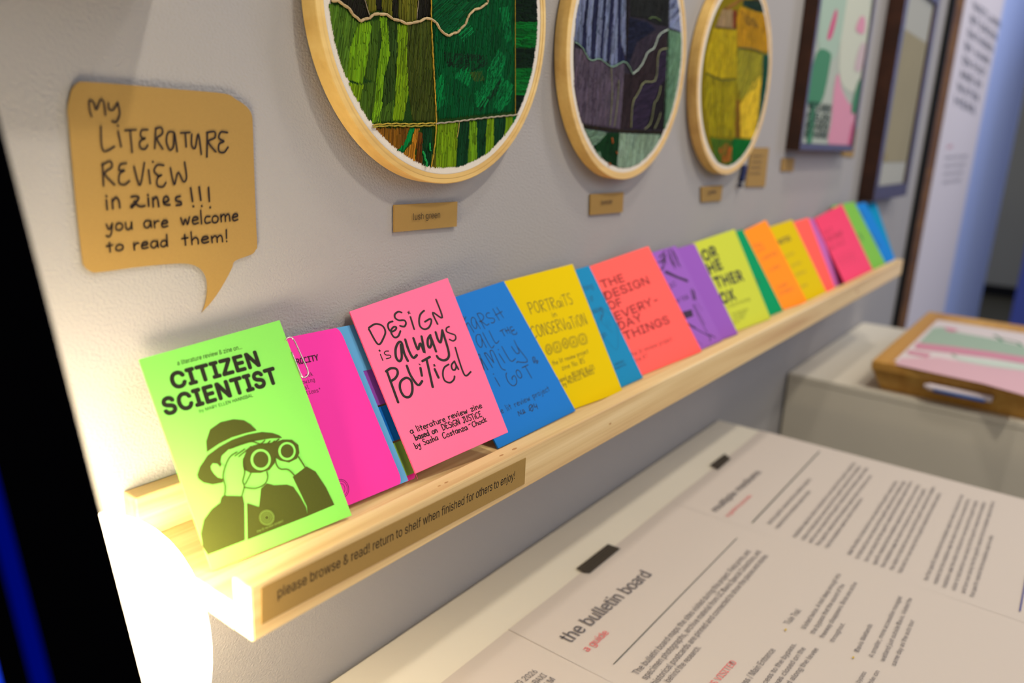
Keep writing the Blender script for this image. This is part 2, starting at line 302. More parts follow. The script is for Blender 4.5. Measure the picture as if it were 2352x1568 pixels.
DATA = {"zines":{"green":[[0.2042,-0.0777,1.1],[0.2955,-0.089,1.1017],[0.3021,-0.0129,1.2155],[0.2066,-0.0129,1.2087]],
"magenta":[[0.2757,-0.0776,1.103],[0.3488,-0.0817,1.103],[0.3591,-0.0052,1.1993],[0.286,-0.0011,1.1993]],
"pink":[[0.3578,-0.0851,1.1079],[0.4427,-0.1015,1.1183],[0.4687,-0.0129,1.2233],[0.3704,-0.0039,1.2089]],
"blue":[[0.4467,-0.0898,1.1],[0.5621,-0.0885,1.1],[0.5558,-0.0052,1.2085],[0.4516,-0.0026,1.1993]],
"yellow":[[0.5314,-0.0813,1.1],[0.6402,-0.0936,1.1],[0.6693,-0.0077,1.2124],[0.5483,-0.0026,1.2069]],
"teal":[[0.5863,-0.0846,1.1],[0.6953,-0.0872,1.1],[0.7042,-0.0069,1.2067],[0.5973,-0.0026,1.2005]],
"salmon":[[0.6837,-0.081,1.1],[0.839,-0.0898,1.1],[0.8237,-0.0151,1.218],[0.6982,-0.0026,1.2034]],
"purple":[[0.7976,-0.0853,1.1],[0.9065,-0.0877,1.1],[0.9138,-0.0086,1.2097],[0.8056,-0.0026,1.2035]],
"violet_plain":[[0.8455,-0.0801,1.1],[0.9544,-0.0897,1.1],[0.972,-0.0086,1.2074],[0.8643,-0.0026,1.2014]],
"lime":[[0.9511,-0.0809,1.1],[1.0769,-0.0906,1.1],[1.1009,-0.0129,1.2179],[0.9778,-0.0026,1.2064]],
"forest":[[1.0385,-0.0817,1.1],[1.1475,-0.0855,1.1],[1.1488,-0.0077,1.2136],[1.0398,-0.006,1.2084]],
"orange":[[1.1327,-0.081,1.1],[1.2415,-0.0932,1.1],[1.2325,-0.0129,1.223],[1.1262,-0.0026,1.2045]],
"mustard":[[1.2274,-0.0863,1.1],[1.3362,-0.098,1.1],[1.3783,-0.0095,1.2142],[1.2699,-0.0026,1.2065]],
"coral":[[1.2776,-0.0748,1.1],[1.385,-0.0988,1.1],[1.4562,-0.0151,1.2131],[1.3514,-0.0026,1.2053]],
"lilac":[[1.3581,-0.0746,1.1],[1.4664,-0.0916,1.1],[1.5072,-0.0086,1.2085],[1.3982,-0.006,1.2033]],
"rose":[[1.4313,-0.1053,1.1],[1.6363,-0.1069,1.1],[1.6329,-0.0258,1.2311],[1.5317,-0.0043,1.2058]],
"leaf":[[1.633,-0.099,1.1],[1.7422,-0.1093,1.1],[1.7463,-0.0215,1.23],[1.6372,-0.006,1.2248]],
"cobalt":[[1.7121,-0.0954,1.1],[1.8204,-0.1131,1.1],[1.8478,-0.0215,1.2245],[1.7388,-0.006,1.2193]],
"cyan":[[1.7517,-0.0737,1.1],[1.8583,-0.1017,1.1],[1.9449,-0.0215,1.2212],[1.8359,-0.006,1.216]]},"pink":[["S",[[0.0978,0.8608],[0.1235,0.7567],[0.1996,0.788],[0.2293,0.8191],[0.2188,0.8554],[0.1676,0.8774],[0.1028,0.8691]],1.11,0],["S",[[0.3251,0.8566],[0.2924,0.8571],[0.2694,0.8432],[0.2667,0.8149],[0.2834,0.8003],[0.318,0.8026],[0.3367,0.815],[0.3154,0.8225],[0.2827,0.811],[0.2731,0.7893],[0.2858,0.7622],[0.3218,0.7608],[0.3594,0.7855]],1.13,0],["S",[[0.4346,0.8895],[0.4076,0.9007],[0.3691,0.8925],[0.3594,0.8704],[0.3841,0.8499],[0.4301,0.8392],[0.4361,0.8183],[0.4078,0.8031],[0.3744,0.8158]],1.15,0],["S",[[0.4985,0.8453],[0.4881,0.7672]],1.16,0],["S",[[0.6475,0.8532],[0.5995,0.8394],[0.5655,0.8078],[0.5528,0.7716],[0.5794,0.746],[0.6261,0.745],[0.6696,0.7693],[0.6764,0.7923],[0.6135,0.787]],1.18,0],["S",[[0.7237,0.7473],[0.721,0.8243],[0.7936,0.7734],[0.8019,0.8937]],1.18,0],["S",[[0.4891,0.8794],[0.5085,0.8675]],0.64,0],["S",[[0.5059,0.8819],[0.4924,0.8663]],0.64,0],["S",[[0.1089,0.721],[0.119,0.7166]],0.6,0],["S",[[0.1152,0.7232],[0.1126,0.7154]],0.61,0],["S",[[0.4081,0.5616],[0.414,0.5554]],0.62,0],["S",[[0.5348,0.5264],[0.5478,0.5163]],0.63,0],["S",[[0.5464,0.526],[0.5349,0.517]],0.63,0],["S",[[0.1083,0.6967],[0.108,0.6592]],0.6,0],["S",[[0.1879,0.6981],[0.1622,0.7031],[0.1442,0.6948],[0.1558,0.6811],[0.186,0.6716],[0.1816,0.6586],[0.1432,0.6607]],0.61,0],["S",[[0.3196,0.6029],[0.3152,0.655],[0.3283,0.7175],[0.2986,0.7233],[0.2543,0.6936],[0.2306,0.6474],[0.2447,0.6195],[0.2791,0.6355],[0.3146,0.7075]],1.45,0],["S",[[0.3718,0.7272],[0.3646,0.662],[0.3764,0.6094],[0.4199,0.6155]],1.47,0],["S",[[0.449,0.7175],[0.4484,0.6443],[0.4931,0.6744],[0.4966,0.6114],[0.5292,0.7102]],1.48,0],["S",[[0.616,0.6987],[0.577,0.6811],[0.5554,0.6477],[0.5635,0.63],[0.5977,0.6522],[0.6126,0.6971],[0.6077,0.5947]],1.51,0],["S",[[0.6751,0.7036],[0.6697,0.6524],[0.6887,0.6384],[0.7459,0.7006]],1.52,0],["S",[[0.7459,0.7006],[0.7285,0.5763],[0.7028,0.5344],[0.651,0.5274],[0.6085,0.5478],[0.599,0.5672]],1.53,0],["S",[[0.8265,0.707],[0.795,0.7042],[0.7823,0.6851],[0.8096,0.6667],[0.8494,0.6456],[0.8424,0.6228],[0.8092,0.6167],[0.7804,0.6329]],1.01,0],["S",[[0.1052,0.5918],[0.0944,0.4015]],1.39,0],["S",[[0.098,0.5922],[0.1472,0.5986],[0.1922,0.5838],[0.1893,0.5566],[0.1505,0.5351],[0.1038,0.5296]],1.39,0],["S",[[0.2471,0.5143],[0.1862,0.5053],[0.1567,0.4678],[0.1649,0.421],[0.2104,0.4061],[0.2555,0.4325],[0.2788,0.4855],[0.2471,0.5143]],1.4,0],["S",[[0.2937,0.5783],[0.2934,0.5167],[0.3234,0.4502],[0.3744,0.4619]],1.42,0],["S",[[0.4062,0.5367],[0.3912,0.4927]],1.43,0],["S",[[0.4477,0.5704],[0.5304,0.5776]],1.44,0],["S",[[0.4918,0.5705],[0.4483,0.4077]],1.45,0],["S",[[0.5308,0.4997],[0.5347,0.4454]],1.45,0],["S",[[0.6778,0.4951],[0.6235,0.4865],[0.5865,0.453],[0.5826,0.4142],[0.6241,0.3926],[0.6701,0.4004],[0.6896,0.4169]],1.09,0],["S",[[0.7463,0.4996],[0.7045,0.4865],[0.6949,0.4604],[0.7159,0.4517],[0.7428,0.4681],[0.7449,0.4999]],1.1,0],["S",[[0.7448,0.4914],[0.753,0.4468]],1.1,0],["S",[[0.8053,0.5741],[0.7912,0.4807],[0.7934,0.3974],[0.8627,0.4051]],1.11,0],["H","a literature",[0.0917,0.2096],[0.351,-0.0111],[-0.0009,0.0339],0.65,0],["H","review zine",[0.4778,0.1979],[0.3612,-0.0112],[-0.0013,0.0344],0.72,0],["H","based on",[0.1122,0.1663],[0.2209,-0.0078],[-0.0008,0.0336],0.73,0],["H","DESiGN JUSTiCE",[0.3845,0.157],[0.4195,-0.0181],[-0.0012,0.0341],0.67,0],["H","by Sasha",[0.0829,0.1229],[0.2292,-0.0032],[-0.0008,0.0334],0.6,0],["H","Costanza",[0.3596,0.1131],[0.2581,-0.0071],[-0.0011,0.0338],0.66,0],["H","-",[0.6372,0.1107],[0.0269,-0.0004],[-0.0013,0.0341],0.67,0],["H","Chock",[0.6725,0.1049],[0.161,-0.0001],[-0.0007,0.0299],0.68,0]],
"blue":[["S",[[0.3376,0.8577],[0.3361,0.8376],[0.3634,0.8505]],0.53,0],["S",[[0.3361,0.8376],[0.3217,0.8244]],0.53,0],["S",[[0.3238,0.8054],[0.3112,0.7589]],0.53,0],["S",[[0.3259,0.7991],[0.3509,0.8083],[0.3573,0.7865],[0.3591,0.735]],0.53,0],["S",[[0.4465,0.8188],[0.4313,0.832],[0.4057,0.8228],[0.3816,0.7871],[0.395,0.7539],[0.4227,0.7666],[0.443,0.802],[0.4465,0.8188]],0.54,0],["S",[[0.4442,0.8088],[0.4458,0.7429]],0.54,0],["S",[[0.4963,0.8448],[0.4923,0.7329]],0.54,0],["S",[[0.4963,0.8448],[0.533,0.8419],[0.5513,0.8187],[0.5308,0.7964],[0.4834,0.7876],[0.4811,0.7904],[0.4961,0.7907],[0.5202,0.7633],[0.5328,0.7501],[0.5668,0.7547]],0.54,0],["S",[[0.6357,0.8232],[0.6084,0.8264],[0.5822,0.8122],[0.592,0.7925],[0.6455,0.7796],[0.6441,0.7598],[0.6134,0.7508],[0.5937,0.7567]],0.55,0],["S",[[0.6961,0.8407],[0.7001,0.7541]],0.56,0],["S",[[0.749,0.8421],[0.7613,0.7594]],0.56,0],["S",[[0.6874,0.7948],[0.7852,0.8037]],0.56,0],["S",[[0.4091,0.7055],[0.3836,0.7123],[0.3539,0.7003],[0.332,0.662],[0.3432,0.6267],[0.3743,0.6381],[0.4053,0.6832],[0.4089,0.7085]],0.54,0],["S",[[0.4066,0.6974],[0.4014,0.6118]],0.54,0],["S",[[0.4481,0.7133],[0.4485,0.6029],[0.494,0.6067]],0.54,0],["S",[[0.525,0.7095],[0.5227,0.6195],[0.5714,0.6246]],0.54,0],["S",[[0.6381,0.6824],[0.6899,0.6862]],0.55,0],["S",[[0.6646,0.6845],[0.6623,0.6413]],0.55,0],["S",[[0.7083,0.6871],[0.7108,0.651]],0.56,0],["S",[[0.7437,0.6916],[0.7421,0.6468]],0.56,0],["S",[[0.7026,0.6705],[0.7465,0.6696]],0.56,0],["S",[[0.8051,0.6812],[0.7771,0.6828],[0.7655,0.6644],[0.7843,0.6546],[0.8106,0.6598],[0.7841,0.6576],[0.7639,0.6499],[0.7669,0.6315],[0.8061,0.6262],[0.821,0.638]],0.56,0],["S",[[0.2791,0.5842],[0.2939,0.5819],[0.259,0.4796]],0.59,0],["S",[[0.281,0.5621],[0.2572,0.4828]],0.59,0],["S",[[0.2905,0.5571],[0.2957,0.4736]],0.59,0],["S",[[0.3543,0.4755],[0.349,0.5749],[0.358,0.5797],[0.3714,0.5755],[0.3943,0.5015]],0.59,0],["S",[[0.3943,0.5015],[0.4145,0.5743],[0.428,0.5827],[0.45,0.5749],[0.4457,0.5067],[0.4421,0.4502],[0.4713,0.429]],0.6,0],["S",[[0.4978,0.5438],[0.5069,0.4753]],0.61,0],["S",[[0.5133,0.5722],[0.5156,0.5693]],0.61,0],["S",[[0.5685,0.5831],[0.5782,0.4734],[0.6446,0.4758]],0.61,0],["S",[[0.6735,0.5589],[0.6846,0.5095],[0.7064,0.5],[0.7292,0.5126],[0.7405,0.5915]],0.62,0],["S",[[0.7362,0.5464],[0.7641,0.4519],[0.7618,0.4336],[0.7436,0.426],[0.6823,0.4381],[0.6547,0.4502],[0.6335,0.4463]],0.63,0],["S",[[0.3232,0.4099],[0.3259,0.3473]],0.59,0],["S",[[0.3266,0.4356],[0.33,0.4331]],0.59,0],["S",[[0.4676,0.4093],[0.4466,0.3943],[0.4354,0.3572],[0.4511,0.3238],[0.4819,0.3146],[0.5176,0.3259],[0.5358,0.3501],[0.5332,0.3737],[0.4977,0.3678],[0.4907,0.3552]],0.6,0],["S",[[0.5946,0.4007],[0.5746,0.3927],[0.566,0.3659],[0.5805,0.3441],[0.607,0.3505],[0.617,0.3712],[0.6122,0.3926],[0.5946,0.4007]],0.61,0],["S",[[0.6628,0.4023],[0.7464,0.4054]],0.62,0],["S",[[0.7043,0.4021],[0.7055,0.3157]],0.62,0],["S",[[0.8394,0.4364],[0.8662,0.4328],[0.8266,0.4002],[0.8394,0.4364]],0.63,0],["S",[[0.8616,0.4102],[0.8811,0.4046],[0.8538,0.3918],[0.8616,0.4102]],0.63,0],["H","e lit review project",[0.1989,0.1842],[0.6343,0.0069],[0.0015,0.0401],0.48,0],["S",[[0.3604,0.1246],[0.3685,0.1536],[0.3896,0.1296],[0.3991,0.155]],0.52,0],["S",[[0.4319,0.1504],[0.4189,0.1471],[0.4189,0.1348],[0.4368,0.1379],[0.4319,0.1504]],0.53,0],["S",[[0.4026,0.1279],[0.4435,0.1295]],0.53,0],["S",[[0.5442,0.1588],[0.5121,0.1539],[0.5026,0.1338],[0.518,0.1186],[0.5438,0.1345],[0.5442,0.1588]],0.54,0],["S",[[0.4904,0.1285],[0.5562,0.1523]],0.53,0],["S",[[0.5756,0.1565],[0.5645,0.1349],[0.5959,0.1354]],0.54,0],["S",[[0.599,0.1489],[0.5883,0.1175]],0.54,0]],
"yellow":[["H","PORTRaiTS",[0.2385,0.7159],[0.5679,-0.0105],[0.0036,0.0849],0.65,0],["H","in",[0.4803,0.6526],[0.0616,0.0025],[0.0023,0.0429],0.54,0],["H","CONSERVaTiON",[0.1602,0.5469],[0.7301,-0.0155],[0.002,0.0854],0.64,0],["S",[[0.3243,0.4401],[0.3169,0.4261],[0.3049,0.4145],[0.29,0.4072],[0.2747,0.4053],[0.2611,0.409],[0.2515,0.4178],[0.2471,0.4304],[0.2487,0.4447],[0.2559,0.4588],[0.2678,0.4704],[0.2826,0.4777],[0.2979,0.4797],[0.3116,0.476],[0.3214,0.4672],[0.3258,0.4546],[0.3243,0.4401]],0.31,0],["S",[[0.312,0.4409],[0.3066,0.43],[0.2981,0.4211],[0.2878,0.4154],[0.2773,0.4138],[0.2682,0.4166],[0.2619,0.4233],[0.2592,0.4329],[0.2607,0.444],[0.2661,0.4549],[0.2745,0.4638],[0.2848,0.4696],[0.2953,0.4712],[0.3044,0.4684],[0.3108,0.4617],[0.3135,0.452],[0.312,0.4409]],0.26,0],["S",[[0.2847,0.4528],[0.2972,0.4522],[0.2909,0.4449],[0.2819,0.4466],[0.2847,0.4528]],0.26,0],["S",[[0.2858,0.4459],[0.2818,0.4316]],0.26,0],["S",[[0.2599,0.4289],[0.2868,0.439],[0.2961,0.4273]],0.26,0],["S",[[0.3614,0.4741],[0.4436,0.4695],[0.4266,0.4068],[0.3421,0.4121],[0.3614,0.4741]],0.31,0],["S",[[0.3692,0.4642],[0.4252,0.4643],[0.4187,0.4166],[0.3602,0.4172],[0.3692,0.4642]],0.31,0],["S",[[0.3917,0.4501],[0.4045,0.4495],[0.398,0.4422],[0.3889,0.4439],[0.3917,0.4501]],0.26,0],["S",[[0.3928,0.4432],[0.3887,0.4288]],0.26,0],["S",[[0.3664,0.4261],[0.3939,0.4362],[0.4034,0.4244]],0.26,0],["S",[[0.5483,0.4464],[0.5406,0.4321],[0.528,0.4204],[0.5124,0.413],[0.4963,0.4111],[0.482,0.4149],[0.4718,0.4238],[0.4672,0.4364],[0.4688,0.451],[0.4764,0.4652],[0.4889,0.477],[0.5044,0.4844],[0.5205,0.4865],[0.5349,0.4827],[0.5452,0.4738],[0.55,0.461],[0.5483,0.4464]],0.32,0],["S",[[0.5355,0.4471],[0.5298,0.4361],[0.5209,0.427],[0.5101,0.4213],[0.499,0.4197],[0.4895,0.4225],[0.4828,0.4293],[0.48,0.439],[0.4815,0.4502],[0.4871,0.4612],[0.4959,0.4703],[0.5067,0.4761],[0.5177,0.4778],[0.5274,0.475],[0.5342,0.4681],[0.537,0.4584],[0.5355,0.4471]],0.27,0],["S",[[0.5067,0.4591],[0.5198,0.4585],[0.5132,0.4512],[0.5038,0.4529],[0.5067,0.4591]],0.27,0],["S",[[0.5078,0.4522],[0.5037,0.4377]],0.27,0],["S",[[0.4807,0.435],[0.5089,0.4452],[0.5187,0.4333]],0.27,0],["S",[[0.583,0.4747],[0.6695,0.47],[0.6518,0.4066],[0.5629,0.412],[0.583,0.4747]],0.32,0],["S",[[0.5913,0.4647],[0.6501,0.4648],[0.6434,0.4166],[0.5819,0.4171],[0.5913,0.4647]],0.32,0],["S",[[0.615,0.4504],[0.6285,0.4498],[0.6216,0.4424],[0.612,0.4441],[0.615,0.4504]],0.27,0],["S",[[0.6161,0.4434],[0.6119,0.4288]],0.27,0],["S",[[0.5884,0.4261],[0.6173,0.4364],[0.6273,0.4244]],0.27,0],["S",[[0.7116,0.474],[0.8006,0.4693],[0.7824,0.4055],[0.691,0.4109],[0.7116,0.474]],0.33,0],["S",[[0.7201,0.464],[0.7807,0.464],[0.7738,0.4155],[0.7105,0.416],[0.7201,0.464]],0.33,0],["S",[[0.7445,0.4495],[0.7584,0.4489],[0.7514,0.4415],[0.7415,0.4432],[0.7445,0.4495]],0.27,0],["S",[[0.7457,0.4425],[0.7413,0.4278]],0.27,0],["S",[[0.7171,0.4251],[0.7469,0.4354],[0.7572,0.4234]],0.27,0],["H","the lit review project",[0.2615,0.3265],[0.4933,0.0072],[0.0021,0.0348],0.34,0],["H","zine No 05",[0.3466,0.2758],[0.3134,-0.0013],[0.001,0.0373],0.34,0],["H","based on BELOVED BEaSTS",[0.2547,0.2029],[0.496,0.0078],[0.0021,0.0344],0.34,0],["H","by MiCHELLE NiJHUiS",[0.2839,0.1663],[0.4399,0.0175],[0.0,0.0313],0.34,0]],
"teal":[["I","thing",[0.7015,0.8093],[0.199,0.0011],[0.0089,0.0467],0.0,1],["I","c if",[0.6825,0.7036],[0.133,0.0076],[0.0089,0.0461],0.0,1],["I","ooking",[0.6755,0.6114],[0.1849,0.0029],[0.0065,0.0433],0.0,1],["I","gh",[0.6408,0.4037],[0.1092,0.0033],[0.0065,0.0424],0.0,1],["S",[[0.8219,0.6257],[0.7119,0.5365],[0.6753,0.4749],[0.797,0.2782],[0.9838,0.4992],[0.8638,0.6485]],0.35,1],["S",[[0.7568,0.5385],[0.8613,0.4221]],0.35,1],["S",[[0.8415,0.5237],[0.8302,0.4717]],0.35,1],["S",[[0.8887,0.5205],[0.8762,0.4734]],0.35,1],["S",[[0.8219,0.6257],[0.8812,0.6356],[0.8485,0.5817],[0.7691,0.551]],1.28,1],["S",[[0.8144,0.5875],[0.7811,0.5391]],1.28,1],["I","publication",[0.6559,0.1693],[0.1626,0.0009],[0.0036,0.0232],0.0,1],["I","inspired by",[0.6254,0.1393],[0.205,0.0026],[0.0036,0.0231],0.0,1]],
"salmon":[["D","THE",[0.1307,0.7835],[0.3157,-0.0035],[0.0034,0.0701],0.0,2],["D","DESIGN",[0.1059,0.681],[0.6539,0.0113],[0.0043,0.0699],0.0,2],["D","OF",[0.0958,0.5932],[0.1826,-0.0018],[0.0026,0.0693],0.0,2],["D","EVERY-",[0.1201,0.4906],[0.6294,0.0222],[0.0042,0.0694],0.0,2],["D","DAY",[0.0974,0.405],[0.3365,0.0115],[0.0031,0.0687],0.0,2],["D","THINGS",[0.1191,0.311],[0.6473,0.0097],[0.0042,0.0689],0.0,2],["I","he lit review project",[0.1149,0.1651],[0.5717,0.0069],[0.0018,0.0403],0.0,3],["I","ine #7",[0.1215,0.1107],[0.1655,0.0021],[0.0011,0.0397],0.0,3]],
"purple":[["S",[[0.5106,0.7826],[0.6773,0.7122],[0.8626,0.6391]],3.56,4],["S",[[0.5493,0.7829],[0.7172,0.7007],[0.8804,0.6425]],3.57,4],["S",[[0.8748,0.9845],[0.875,0.8927],[0.8752,0.7929]],1.39,4],["S",[[0.8506,0.9459],[0.8345,0.8565],[0.867,0.8023]],1.39,4],["S",[[0.8829,0.9584],[0.8832,0.8666],[0.8753,0.7846]],1.39,4],["S",[[0.7867,0.9793],[0.7304,0.887],[0.7535,0.7847]],1.38,4],["S",[[0.8346,0.9897],[0.7542,0.8755],[0.7617,0.8083]],1.39,4],["S",[[0.5362,0.9299],[0.6371,0.9575],[0.7273,0.9829]],1.25,4],["S",[[0.6448,0.9565],[0.652,0.9142],[0.6197,0.8526]],1.27,4],["S",[[0.5274,0.8818],[0.5893,0.8897],[0.66,0.9296]],1.25,4],["S",[[0.4628,0.8948],[0.562,0.8811],[0.5343,0.848],[0.4568,0.818]],1.25,4],["S",[[0.6052,0.9123],[0.581,0.8661]],1.26,4],["S",[[0.553,0.9467],[0.6804,0.9472],[0.5133,0.8875],[0.6238,0.8958]],1.1,4],["S",[[0.4458,0.8151],[0.545,0.8362],[0.6807,0.9709]],1.09,4],["S",[[0.8163,0.9768],[0.7816,0.8745],[0.8043,0.8004]],1.13,4],["S",[[0.8851,0.9798],[0.8739,0.874],[0.8741,0.7909]],1.14,4],["S",[[0.8968,0.9544],[0.8972,0.859]],1.14,4],["S",[[0.7933,0.9322],[0.7583,0.8067]],1.13,4],["S",[[0.6012,0.8753],[0.7028,0.9443]],1.11,4],["S",[[0.7377,0.4067],[0.7303,0.2524],[0.7528,0.066]],1.52,4],["S",[[0.7673,0.408],[0.778,0.199]],1.53,4],["S",[[0.4112,0.2637],[0.5752,0.1746],[0.765,0.0754]],1.61,4],["S",[[0.7896,0.0942],[0.8636,0.0479]],1.66,4],["S",[[0.7896,0.0942],[0.716,0.038]],1.66,4],["S",[[0.4395,0.2647],[0.5525,0.201]],1.61,4],["S",[[0.8509,0.547],[0.8031,0.4491]],1.96,4],["S",[[0.8986,0.5519],[0.8389,0.4554]],1.97,4],["S",[[0.9108,0.5267],[0.8509,0.442]],1.97,4],["S",[[0.8389,0.4089],[0.8875,0.332]],0.7,4],["S",[[0.4224,0.0986],[0.5072,0.0337]],0.67,4],["P",[[0.441,0.3803],[0.6597,0.3725],[0.6259,0.3089],[0.4388,0.3124]],4,1],["I","IC",[0.4451,0.6123],[0.1639,0.0222],[0.0056,0.0456],0.0,4],["I","M TER",[0.4216,0.47],[0.3014,0.0049],[0.01,0.0423],0.0,4]],
"lime":[["K","OR",[0.0933,0.7771],[0.3205,0.0121],[-0.0013,0.112],0.0,0],["K","HE",[0.0938,0.631],[0.3076,0.0153],[-0.0013,0.1109],0.0,0],["K","THER",[0.1197,0.4723],[0.6295,-0.0111],[-0.0023,0.1097],0.0,0],["K","OX",[0.0947,0.3006],[0.3163,0.0035],[-0.0013,0.1083],0.0,0],["I","A ZINE ON THE BOOK",[0.1567,0.2415],[0.5522,-0.0018],[-0.0005,0.0343],0.0,3],["I","the literature",[0.1842,0.158],[0.3912,0.0009],[-0.0017,0.027],0.0,3],["I","review",[0.1752,0.1256],[0.3376,0.0114],[-0.0016,0.0269],0.0,3],["I","project",[0.1663,0.0933],[0.2966,0.02],[-0.0016,0.0268],0.0,3],["I","no 9",[0.1573,0.0611],[0.2558,0.0286],[-0.0015,0.0268],0.0,3]],
"orange":[["I","the",[0.3381,0.7737],[0.2232,-0.0131],[0.0096,0.0437],0.0,5],["I","art of",[0.3463,0.7075],[0.2466,-0.0018],[0.0096,0.0437],0.0,5],["I","noticing",[0.383,0.6008],[0.4396,0.011],[0.009,0.0433],0.0,5],["I","a zine",[0.3967,0.456],[0.3277,0.0054],[0.0095,0.0434],0.0,5],["I","lit review",[0.3577,0.2344],[0.3224,0.0119],[0.01,0.0435],0.0,5],["I","project",[0.343,0.1725],[0.4277,0.0069],[0.0099,0.0434],0.0,5]],
"mustard":[["B","NOTES",[0.1765,0.7491],[0.4534,0.0084],[0.0021,0.0607],0.0,0],["I","on how",[0.1675,0.5617],[0.3563,0.0191],[0.0035,0.0416],0.0,3],["I","we see",[0.2495,0.4332],[0.3492,0.0127],[0.0037,0.0411],0.0,3],["I","place",[0.2603,0.3142],[0.3663,0.0108],[0.0037,0.0407],0.0,3],["I","zine",[0.24,0.1564],[0.2367,0.01],[0.0035,0.0402],0.0,3]],
"rose":[["B","WHAT",[0.0283,0.7161],[0.3203,-0.0004],[0.0109,0.0726],0.0,5],["B","THE MAP",[0.0256,0.609],[0.5711,0.0173],[0.0113,0.0714],0.0,5],["B","LEAVES",[0.0151,0.5133],[0.5378,0.0085],[0.0112,0.0708],0.0,5],["I","the lit review project",[0.0352,0.3969],[0.6038,-0.0026],[0.005,0.031],0.0,5],["I","the lit review project",[0.0582,0.3447],[0.5928,-0.0002],[0.005,0.0308],0.0,5],["I","the lit review project",[0.0811,0.293],[0.582,0.0019],[0.005,0.0306],0.0,5],["I","the lit review project",[0.1041,0.2416],[0.5712,0.0038],[0.0051,0.0305],0.0,5]],
"leaf":[["S",[[0.4904,0.5472],[0.5057,0.4632]],5.03,4]],
"forest":[["S",[[0.6615,0.4257],[0.6612,0.3716]],2.96,4]],
"cobalt":[["S",[[0.5467,0.8905],[0.5638,0.7626]],3.86,4],["S",[[0.5023,0.5515],[0.5448,0.4418]],3.83,4],["S",[[0.5427,0.4065],[0.5855,0.2975]],3.82,4]],
"magenta":[["N","ROCITY",[0.3875,0.8281],[0.2428,-0.0015],[0.01,0.0347],0.0,6],["M","ook",[0.4283,0.7438],[0.08,0.001],[0.0038,0.0237],0.0,6],["M","owing",[0.3694,0.7106],[0.135,-0.0017],[0.0037,0.0235],0.0,6],["M","al",[0.3696,0.6764],[0.0476,0.001],[0.0036,0.0233],0.0,6],["M","ctions\"",[0.339,0.647],[0.1839,-0.0036],[0.0037,0.0233],0.0,6],["S",[[0.421,0.0883],[0.4074,0.0708],[0.385,0.0573],[0.3572,0.05],[0.3285,0.0498],[0.3029,0.0566],[0.2845,0.0696],[0.2758,0.0866],[0.2782,0.1052],[0.2913,0.1225],[0.3133,0.1361],[0.3408,0.1438],[0.3698,0.1443],[0.3958,0.1375],[0.4147,0.1245],[0.4235,0.1072],[0.421,0.0883]],0.34,6],["S",[[0.4065,0.09],[0.3954,0.0755],[0.3773,0.0643],[0.3551,0.0581],[0.332,0.0578],[0.3116,0.0634],[0.2969,0.074],[0.2901,0.0881],[0.2923,0.1035],[0.303,0.1179],[0.3208,0.1292],[0.343,0.1356],[0.3663,0.1361],[0.387,0.1306],[0.4019,0.1199],[0.4088,0.1056],[0.4065,0.09]],0.26,6],["S",[[0.383,0.093],[0.3759,0.0835],[0.3643,0.0761],[0.3501,0.072],[0.3354,0.0717],[0.3224,0.0753],[0.3131,0.0823],[0.3089,0.0915],[0.3104,0.1016],[0.3174,0.111],[0.3288,0.1185],[0.343,0.1227],[0.3578,0.123],[0.3709,0.1194],[0.3803,0.1125],[0.3846,0.1032],[0.383,0.093]],0.26,6]],
